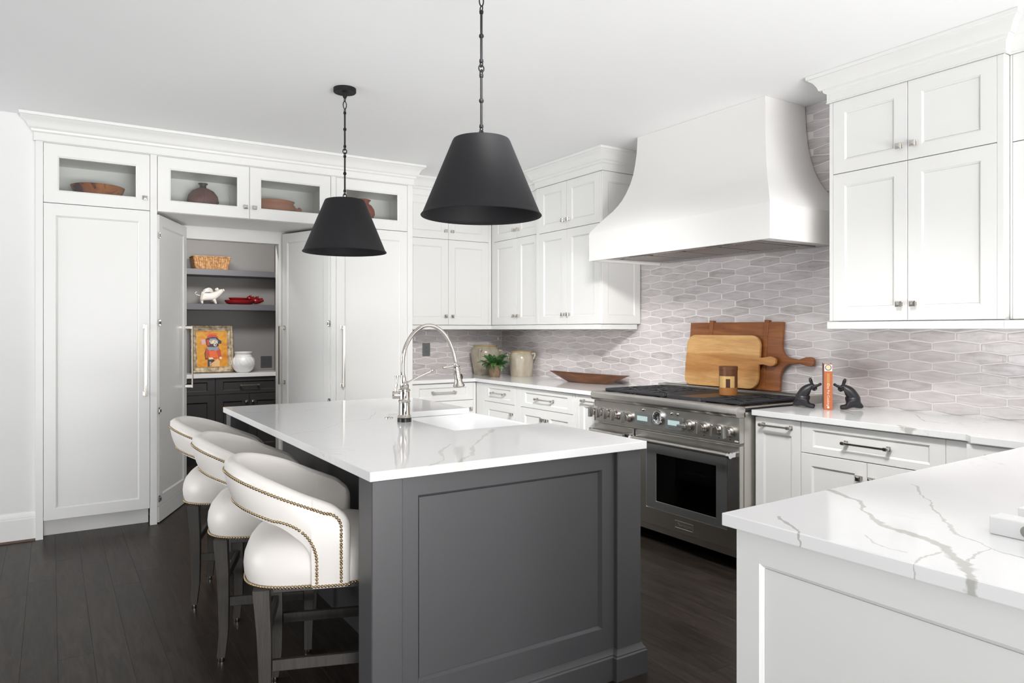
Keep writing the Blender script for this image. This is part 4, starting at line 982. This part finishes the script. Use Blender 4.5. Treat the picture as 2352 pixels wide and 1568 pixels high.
AXI = Vector((.533, -.846, 0)); rzb = math.atan2(AXI.y, AXI.x)
def rabbit(label, loc, rz):
    S_ = 1.06
    V = [(.056, 0, .042), (.058, 0, .075), (.073, 0, .100), (.092, 0, .116), (.108, 0, .113), (.126, 0, .096), (.028, 0, .018), (.004, 0, .012),
         (.101, 0, .128), (.095, 0, .146), (.090, 0, .162), (.112, .008, .113), (.132, .009, .121), (.149, .009, .131), (.112, -.008, .113), (.132, -.009, .121), (.149, -.009, .131),
         (.070, .024, .034), (.080, .027, .014), (.118, .026, .008), (.070, -.024, .034), (.080, -.027, .014), (.118, -.026, .008), (.084, 0, .058)]
    E_ = [(0, 1), (1, 2), (2, 3), (3, 4), (4, 5), (0, 6), (6, 7), (3, 8), (8, 9), (9, 10), (4, 11), (11, 12), (12, 13), (4, 14), (14, 15), (15, 16), (0, 17), (17, 18), (18, 19), (0, 20), (20, 21), (21, 22), (1, 23)]
    Rr = [.046, .040, .032, .022, .018, .017, .024, .010, .009, .011, .007, .010, .007, .009, .010, .007, .009, .022, .013, .010, .022, .013, .010, .026]
    o = skin('rabbit_bookend', [(x*S_, y*S_, z*S_+.0) for x, y, z in V], E_, Rr, MT['rabbit'])
    zmin = min(v.co.z for v in o.data.vertices)
    for v in o.data.vertices: v.co.z -= zmin
    o.data.update(); o.location = loc; o.rotation_euler = (0, 0, rz); return tag(o, label, 'bookend', 'black rabbit bookends')
P0 = Vector((3.572, 2.572, ZC)); 
rabbit('black cast rabbit bookend on the left of the book, nearer the range', P0, rzb)
P9 = P0+AXI*(.376); rabbit('black cast rabbit bookend on the right of the book', (P9.x, P9.y, ZC), rzb+PI)
# the book, spine to the room
MT['cover'] = M('orange_cover', srgb(196, 112, 72), .4); MT['coverd'] = M('side_cover', srgb(140, 96, 78), .4); MT['pages'] = M('pages', (.75, .70, .6), .8); MT['spinetext'] = M('spine_lettering', srgb(246, 232, 214), .5)
MT['spineband'] = M('spine_band', srgb(206, 150, 92), .4); MT['emblem'] = M('spine_emblem', srgb(236, 220, 170), .5); MT['emblemring'] = M('spine_emblem_ring', srgb(110, 88, 110), .5)
bc = P0+AXI*(.188)+Vector((-.06, -.04, 0))*0
t = thing('cookbook', 'tall orange cookbook standing between the two black rabbit bookends', 'book', (bc.x, bc.y, ZC), rzb+math.radians(4))
HB, TB, DB = .252, .044, .19   # local x along the row, local y toward the wall
y0 = -.085
b = B(); b.box(-TB/2+.003, TB/2-.003, y0+.004, y0+DB-.004, .003, HB-.004); finish(b, 'pages', MT['pages'], t)
b = B(); b.box(-TB/2, -TB/2+.0028, y0, y0+DB, 0, HB, .001); finish(b, 'cover', MT['coverd'], t)
b = B(); b.box(TB/2-.0028, TB/2, y0, y0+DB, 0, HB, .001); finish(b, 'cover', MT['cover'], t)
b = B(); b.box(-TB/2+.0005, TB/2-.0005, y0-.001, y0+.0035, 0, HB, .001); sp = finish(b, 'spine', MT['cover'], t)
b = B(); b.box(-TB/2+.002, TB/2-.002, y0-.0016, y0-.0008, HB*.845, HB-.002); finish(b, 'spine_top', MT['ceramic'], sp)
b = B(); b.lathe([(0, 0), (.0165, 0), (.0165, .0006), (.012, .0007), (0, .0007)], 24, mat=Matrix.Translation((0, y0-.0012, HB*.925)) @ Matrix.Rotation(PI/2, 4, 'X')); finish(b, 'emblem_ring', MT['emblemring'], sp)
b = B(); b.lathe([(0, 0), (.0125, 0), (.0125, .0012), (0, .0012)], 24, mat=Matrix.Translation((0, y0-.0012, HB*.927)) @ Matrix.Rotation(PI/2, 4, 'X')); finish(b, 'emblem', MT['emblem'], sp)
b = B(); b.box(-.007, .007, y0-.0015, y0-.0008, HB*.53, HB*.80); finish(b, 'spine_band', MT['spineband'], sp)
text_obj('title', 'Clay Pot Cooking', .0175, MT['spinetext'], sp, Matrix.Translation((0, y0-.0014, HB*.33)) @ Matrix.Rotation(PI/2, 4, 'X') @ Matrix.Rotation(-PI/2, 4, 'Z'))
b = B(); b.lathe([(0, 0), (.006, 0), (.006, .0006), (0, .0006)], 12, mat=Matrix.Translation((0, y0-.0012, HB*.055)) @ Matrix.Rotation(PI/2, 4, 'X')); finish(b, 'spine_mark', MT['spinetext'], sp)

# ------------------------------------------------------------------ outlets
def outlet(label, loc, w, h, mat, gangs):
    t = thing('wall_outlet', label, 'outlet', loc, 0); y = 0
    b = B(); b.box(-w/2, w/2, -.006, 0, -h/2, h/2, .002); finish(b, 'cover_plate', mat, t)
    for g in range(gangs):
        x = (g-(gangs-1)/2)*.046
        for z in (.02, -.02):
            b = B(); b.prism([(x-.017, z-.008), (x-.012, z-.0145), (x+.012, z-.0145), (x+.017, z-.008), (x+.017, z+.008), (x+.012, z+.0145), (x-.012, z+.0145), (x-.017, z+.008)], -.0075, -.005, 'y'); so = finish(b, 'socket', mat, t)
            b = B(); b.box(x-.0075, x-.005, -.008, -.007, z-.003, z+.007); b.box(x+.005, x+.0075, -.008, -.007, z-.003, z+.007); b.box(x-.002, x+.002, -.008, -.007, z-.010, z-.006); finish(b, 'slot', MT['slot'], so)
outlet('grey metal wall outlet on the tiles left of the large crock', (3.072, BY-.004, 1.166), .080, .126, MT['plate_grey'], 1)
outlet('dark double wall outlet in the pantry right of the white pot', (1.975, 7.999, 1.01), .118, .124, MT['plate_dark'], 2)

# ------------------------------------------------------------------ inside the pantry
MT['straw'] = M('seagrass', srgb(176, 132, 88), .7); k = N(MT['straw']); q = k.noise(k.coord((1, 1, 1)), 45, 4); k.l(k.ramp(q.outputs[0], [(.3, srgb(128, 86, 52)), (.55, srgb(182, 138, 92)), (.75, srgb(216, 178, 132))]), k.p.inputs['Base Color'])
t = thing('woven_basket', 'rectangular seagrass basket on the upper pantry shelf', 'basket', (1.375, 7.835, 1.9705))
b = B(); bw, bd, tw, td, bh = .155, .095, .180, .115, .128
b.rings([[(x*s, y*s2, z) for x, y in ((-1, -1), (1, -1), (1, 1), (-1, 1))] for s, s2, z in ((bw-.006, bd-.006, 0), (tw-.008, td-.008, bh), (tw-.016, td-.016, bh), (bw-.014, bd-.014, .008))], 0, True, (True, True)); finish(b, 'liner', MT['straw'], t)
b = B()
for side in range(4):
    nc, nr = (16, 14) if side % 2 == 0 else (10, 14)
    for i in range(nc):
        for j in range(nr):
            z = (j+.5)/nr*(bh-.008)+.002; u = -1+2*(i+.5)/nc; f = z/bh; hx, hy = lerp(bw, tw, f)-.004, lerp(bd, td, f)-.004
            p = {0: (u*hx, -hy, z), 1: (hx, u*hy, z), 2: (u*hx, hy, z), 3: (-hx, u*hy, z)}[side]; wd_ = (2*hx/nc if side % 2 == 0 else 2*hy/nc)*.54
            sc = (wd_, .005, .0060) if side % 2 == 0 else (.005, wd_, .0060)
            b.sphere(p, 1, 6, 0, sc, None)
o = finish(b, 'weave', MT['straw'], t, 1.2); o['kind'] = 'stuff'
b = B(); b.tube([(x, y, bh) for x, y in rr(-tw, tw, -td, td, .015, 6)], [.0055+.0012*(i % 2) for i in range(28)], 8, closed=True); finish(b, 'rim', MT['straw'], t, 1)
t = thing('winged_pig', 'white glazed winged pig figurine on the lower pantry shelf', 'figurine', (1.225, 7.80, 1.6205))
V = [(.055, 0, .085), (.10, 0, .082), (.15, 0, .084), (.195, 0, .098), (.225, 0, .122), (.252, 0, .145), (.268, 0, .155)]
E_ = [(i, i+1) for i in range(6)]; Rr = [.040, .046, .045, .040, .036, .026, .016]
for x, s, f in ((.060, 1, .055), (.060, -1, .055), (.175, 1, .185), (.175, -1, .185)):
    i = len(V); V += [(x, .026*s, .055), (f+.004, .028*s, .025), (f+.012, .028*s, .006)]; E_ += [(0 if x < .1 else 2, i), (i, i+1), (i+1, i+2)]; Rr += [.021, .012, .010]
o = skin('body', V, E_, Rr, MT['pigw'], t, root=1); zmin = min(v.co.z for v in o.data.vertices)
for v in o.data.vertices: v.co.z -= zmin
for s in (1, -1):
    b = B(); b.lathe([(0, 0), (.010, .0), (.014, .014), (.010, .028), (0, .034)], 10, sy=.45, mat=Matrix.Translation((.212, .022*s, .145-zmin)) @ Matrix.Rotation(-.35*s, 4, 'X') @ Matrix.Rotation(-.3, 4, 'Y')); finish(b, 'ear', MT['pigw'], t, 1)
    b = B()
    for j in range(4):
        P = smoothpts([(.165-.004*j, .030*s, .118), (.145-.006*j, .042*s, .150-.008*j), (.115-.012*j, .046*s, .158-.013*j), (.085-.006*j, .044*s, .140-.016*j)], 4); b.tube(P, [.004+.004*math.sin(PI*i/(len(P)-1)) for i in range(len(P))], 6)
    finish(b, 'wing', MT['pigw'], t, 1)
b = B(); b.lathe([(.0, 0), (.014, 0), (.016, .005), (.014, .010), (0, .010)], 14, mat=Matrix.Translation((.268, 0, .150-zmin)) @ Matrix.Rotation(1.05, 4, 'Y')); finish(b, 'snout', MT['pigw'], t, .8)
b = B(); b.tube(smoothpts([(.048, 0, .086), (.014, .006, .094), (.0, -.002, .106), (.006, -.006, .116), (.012, 0, .122)], 4), .0042, 8); finish(b, 'tail', MT['pigw'], t, 1)
def pig_dish(label, loc, k_, fl=.014):
    t = thing('pig_dish', label, 'dish', loc, 0, 'red pig-shaped dishes in the pantry')
    e = lambda rx, z: [(rx*k_*math.cos(2*PI*j/32), rx*.62*k_*math.sin(2*PI*j/32), z*k_) for j in range(32)]
    b = B(); b.rings([e(.09, 0), (e(.13, .010)), e(.150, .035), e(.152, .046), e(.147, .048), e(.138, max(.035, fl)), e(.11, fl+.003), e(.05, fl)], 0, True, (True, True)); finish(b, 'bowl', MT['red'], t, .9)
    b = B(); b.sphere((.165*k_, 0, .045*k_), .044*k_, 16, 0, (1.1, .85, .75)); b.tube([(.19*k_, 0, .045*k_), (.220*k_, 0, .052*k_), (.236*k_, 0, .060*k_)], [.030*k_, .022*k_, .021*k_], 14); finish(b, 'head', MT['red'], t, 1)
    for s in (1, -1):
        b = B(); b.tube([(.172*k_, s*.030*k_, .062*k_), (.172*k_, s*.040*k_, .082*k_), (.180*k_, s*.044*k_, .096*k_)], [.013*k_, .011*k_, .003*k_], 8); finish(b, 'ear', MT['red'], t, 1)
    return t
pig_dish('lower, larger red glazed pig dish of the pair on the pantry shelf', (1.665, 7.84, 1.6205), 1.0, .038)
pig_dish('upper, smaller red glazed pig dish nested on the larger one', (1.655, 7.84, 1.6205+.0415), .66)
# painting: frame, canvas and painted patches
MT['gilt'] = M('worn_frame', srgb(176, 158, 130), .5, .15); k = N(MT['gilt']); q = k.noise(k.coord((1, 1, 1)), 26, 5); k.l(k.ramp(q.outputs[0], [(.35, srgb(120, 104, 84)), (.5, srgb(172, 154, 126)), (.7, srgb(205, 192, 168))]), k.p.inputs['Base Color'])
MT['ochre'] = M('ochre_paint', srgb(206, 140, 30), .5); k = N(MT['ochre']); q = k.noise(k.coord((1, 1, 1)), 9, 4, .6, 1.5); k.l(k.ramp(q.outputs[0], [(.3, srgb(196, 108, 24)), (.5, srgb(214, 148, 30)), (.72, srgb(222, 172, 58))]), k.p.inputs['Base Color'])
t = thing('framed_painting', 'small framed painting of a masked figure on ochre leaning in the pantry', 'painting', (1.41, 7.875, .9208)); t.rotation_euler = (math.radians(-9), 0, 0)
FW, FH = .205, .49
b = B(); L = lambda i, y: [(-FW+i, y, i), (FW-i, y, i), (FW-i, y, FH-i), (-FW+i, y, FH-i)]
b.rings([L(0, .030), L(0, .002), L(.006, -.003), L(.018, -.001), L(.024, .006), L(.046, .010), L(.050, .014), L(.056, .013), L(.058, .022), L(.0, .030)]); finish(b, 'frame', MT['gilt'], t)
b = B(); b.box(-FW+.057, FW-.057, .018, .024, .057, FH-.057); cv = finish(b, 'canvas', MT['ochre'], t)
PC = {n_: M('paint_'+n_, srgb(*c), .5) for n_, c in dict(red=(196, 74, 44), orange=(226, 104, 50), blue=(136, 150, 164), dark=(62, 50, 62), pink=(212, 168, 178), cream=(232, 214, 182), brown=(110, 60, 44), tan=(222, 178, 120)).items()}
PL = list(PC.values()); PI_ = {n_: i for i, n_ in enumerate(PC)}
b = B(); lay_ = [0]
def patch(c, poly):
    lay_[0] += 1; y = .0178-.00012*lay_[0]
    b.prism([((u-.5)*.296, .06+(1-v)*.37) for u, v in poly], y, .0181, 'y', 0, PI_[c])
def ell(c, u, v, a, d_): patch(c, [(u+a*math.cos(2*PI*j/16), v+d_*math.sin(2*PI*j/16)) for j in range(16)])
patch('brown', [(.30, .48), (.24, .62), (.26, .80), (.36, .80), (.38, .50)]); patch('red', [(.30, .50), (.44, .46), (.70, .46), (.78, .54), (.80, .74), (.70, .78), (.66, .60), (.66, .78), (.40, .78), (.36, .60), (.34, .76), (.28, .74)])
patch('orange', [(.40, .56), (.64, .55), (.66, .74), (.42, .76)]); patch('blue', [(.32, .47), (.48, .44), (.68, .44), (.72, .52), (.62, .56), (.52, .53), (.40, .55)])
patch('dark', [(.34, .80), (.52, .78), (.58, .84), (.56, .86), (.44, .90), (.40, 1.0), (.34, 1.0)]); patch('tan', [(.48, .90), (.66, .78), (.74, .84), (.73, 1.0), (.48, 1.0)]); patch('cream', [(.38, .74), (.50, .74), (.54, .79), (.40, .80)])
patch('pink', [(.15, .24), (.27, .22), (.28, .36), (.17, .38)]); patch('dark', [(.70, .22), (.82, .28), (.80, .36), (.70, .35)])
patch('dark', [(.30, .22), (.40, .16), (.66, .16), (.72, .22), (.72, .42), (.60, .45), (.36, .44), (.31, .38)]); patch('red', [(.33, .24), (.40, .24), (.42, .40), (.34, .40)]); patch('blue', [(.42, .21), (.62, .20), (.70, .26), (.70, .36), (.44, .36)])
patch('cream', [(.40, .26), (.48, .28), (.54, .25), (.66, .27), (.69, .33), (.58, .33), (.50, .36), (.44, .33)]); patch('dark', [(.44, .29), (.52, .30), (.44, .31)]); patch('dark', [(.57, .29), (.66, .30), (.57, .31)])
patch('red', [(.33, .20), (.36, .12), (.48, .08), (.64, .10), (.72, .18), (.52, .16)]); patch('orange', [(.34, .08), (.42, .04), (.66, .05), (.70, .09), (.52, .07)]); ell('cream', .60, .385, .05, .045); ell('dark', .61, .385, .022, .022); ell('cream', .77, .76, .04, .035)
for j in range(5): patch('cream' if j % 2 else 'blue', [(.40, .86+j*.026), (.45, .855+j*.026), (.45, .872+j*.026), (.40, .876+j*.026)])
finish(b, 'figure', PL, cv)
t = thing('white_pot', 'round white ceramic pot with carved leaves beside the painting', 'pot', (1.690, 7.79, .9155))
b = B(); b.lathe([(0, 0), (.062, 0), (.066, .003), (.088, .025), (.108, .062), (.115, .092), (.108, .128), (.092, .158), (.082, .172), (.082, .196), (.088, .203), (.088, .211), (.080, .214), (.074, .206), (.074, .17), (.09, .10), (.05, .02), (0, .015)], 48); finish(b, 'body', MT['ceramic'], t, .8)
for j in range(9):
    a = 2*PI*j/9; pts = []
    for i in range(7):
        u = i/6; z = .155-.075*u; r = {0: .0945, 1: .100, 2: .105, 3: .1095, 4: .1125, 5: .1145, 6: .1148}[i]; aa = a+.30*u-.15; pts.append((r*math.cos(aa), r*math.sin(aa), z))
    b = B(); b.tube(pts, [.001, .005, .007, .007, .006, .004, .001], 6); finish(b, 'leaf_relief', MT['ceramic'], t, 1)
b = B(); b.ring((0, 0, .166), .0865, .0035, 'z', 40); finish(b, 'neck_band', MT['ceramic'], t, 1)

# ------------------------------------------------------------------ in the glazed cabinets (compartment floor at z = 2.253)
ZG = 2.2535
MT['lacquer'] = M('mottled_bowl', srgb(150, 88, 44), .12); k = N(MT['lacquer']); q = k.noise(k.coord((1, 1, 1)), 7, 3, .5, 1.0); k.l(k.ramp(q.outputs[0], [(.42, srgb(74, 34, 30)), (.47, srgb(150, 84, 40)), (.62, srgb(178, 112, 58)), (.68, srgb(120, 52, 34))]), k.p.inputs['Base Color'])
b = B(); b.lathe([(0, 0), (.10, 0), (.118, .008), (.150, .05), (.166, .092), (.163, .094), (.146, .05), (.11, .016), (0, .012)], 48); o = tag(finish(b, 'display_bowl', MT['lacquer'], None, .9), 'glossy mottled brown bowl behind the glass of the left end cabinet', 'bowl'); o.location = (.275, 5.724, ZG)
MT['mauve'] = M('carved_clay', srgb(120, 80, 72), .4); k = N(MT['mauve']); q = k.noise(k.coord((18, 18, 4)), 5, 2, .5, 2); k.bump(q.outputs[0], .8, .01)
t = thing('carved_vase', 'round mauve brown carved vase with a short dark neck behind glass', 'vase', (.958, 5.75, ZG))
b = B(); b.lathe([(0, 0), (.06, 0), (.098, .025), (.111, .065), (.103, .105), (.075, .142), (.040, .160), (.026, .164)], 48); finish(b, 'body', MT['mauve'], t, .9)
MT['neck'] = M('vase_neck', srgb(62, 58, 54), .4); b = B(); b.lathe([(.027, .162), (.022, .172), (.022, .184), (.034, .194), (.034, .199), (.026, .199), (.018, .185), (.018, .165)], 32); finish(b, 'neck', MT['neck'], t, .9)
MT['salmon'] = M('salmon_clay', srgb(178, 120, 92), .6)
t = thing('clay_casserole', 'wide salmon clay dish with lug handles behind the middle glass door', 'dish', (1.485, 5.74, ZG))
b = B(); b.lathe([(0, 0), (.10, 0), (.135, .02), (.155, .055), (.150, .08), (.138, .092), (.142, .108), (.148, .114), (.140, .116), (.13, .10), (.14, .06), (.10, .02), (0, .014)], 48, sx=1.02, sy=.86); finish(b, 'body', MT['salmon'], t, .9)
for s in (1, -1):
    b = B(); b.tube(smoothpts([(s*.142, -.03, .058), (s*.178, -.03, .050), (s*.192, -.02, .062), (s*.186, .0, .075)], 4), [.017, .017, .016, .016, .015, .015, .014, .014, .013, .012, .012, .011, .010], 10); finish(b, 'lug_handle', MT['salmon'], t, 1)
MT['redclay'] = M('red_clay', srgb(150, 76, 58), .55)
b = B(); b.lathe([(0, 0), (.06, 0), (.098, .03), (.118, .075), (.112, .115), (.09, .148), (.066, .164), (.070, .180), (.084, .194), (.078, .196), (.06, .18), (.056, .163), (.08, .14), (.1, .08), (.05, .015), (0, .012)], 48); o = tag(finish(b, 'clay_jar', MT['redclay'], None, .9), 'red clay jar with a flared rim, half hidden behind the far pendant shade', 'jar'); o.location = (2.19, 5.735, ZG)

# ------------------------------------------------------------------ white stone stand on the peninsula, at the right edge
t = thing('stone_stand', 'white stone stand of two square bars on the peninsula at the right edge', 'stand', (1.706, .738, ZC))
b = B(); b.box(0, .052, -.30, 0, 0, .038, .002); finish(b, 'bar', MT['marble'], t)
b = B(); b.box(.135, .187, -.30, 0, 0, .038, .002); finish(b, 'bar', MT['marble'], t)
MT['peg'] = M('grey_peg', srgb(150, 148, 142), .5)
b = B(); b.tube([(-.0015, -.072, .019), (.187, -.072, .019)], .0125, 20); finish(b, 'peg', MT['peg'], t, .6)
b = B(); b.tube([(-.0015, -.23, .019), (.187, -.23, .019)], .0125, 20); finish(b, 'peg', MT['peg'], t, .6)
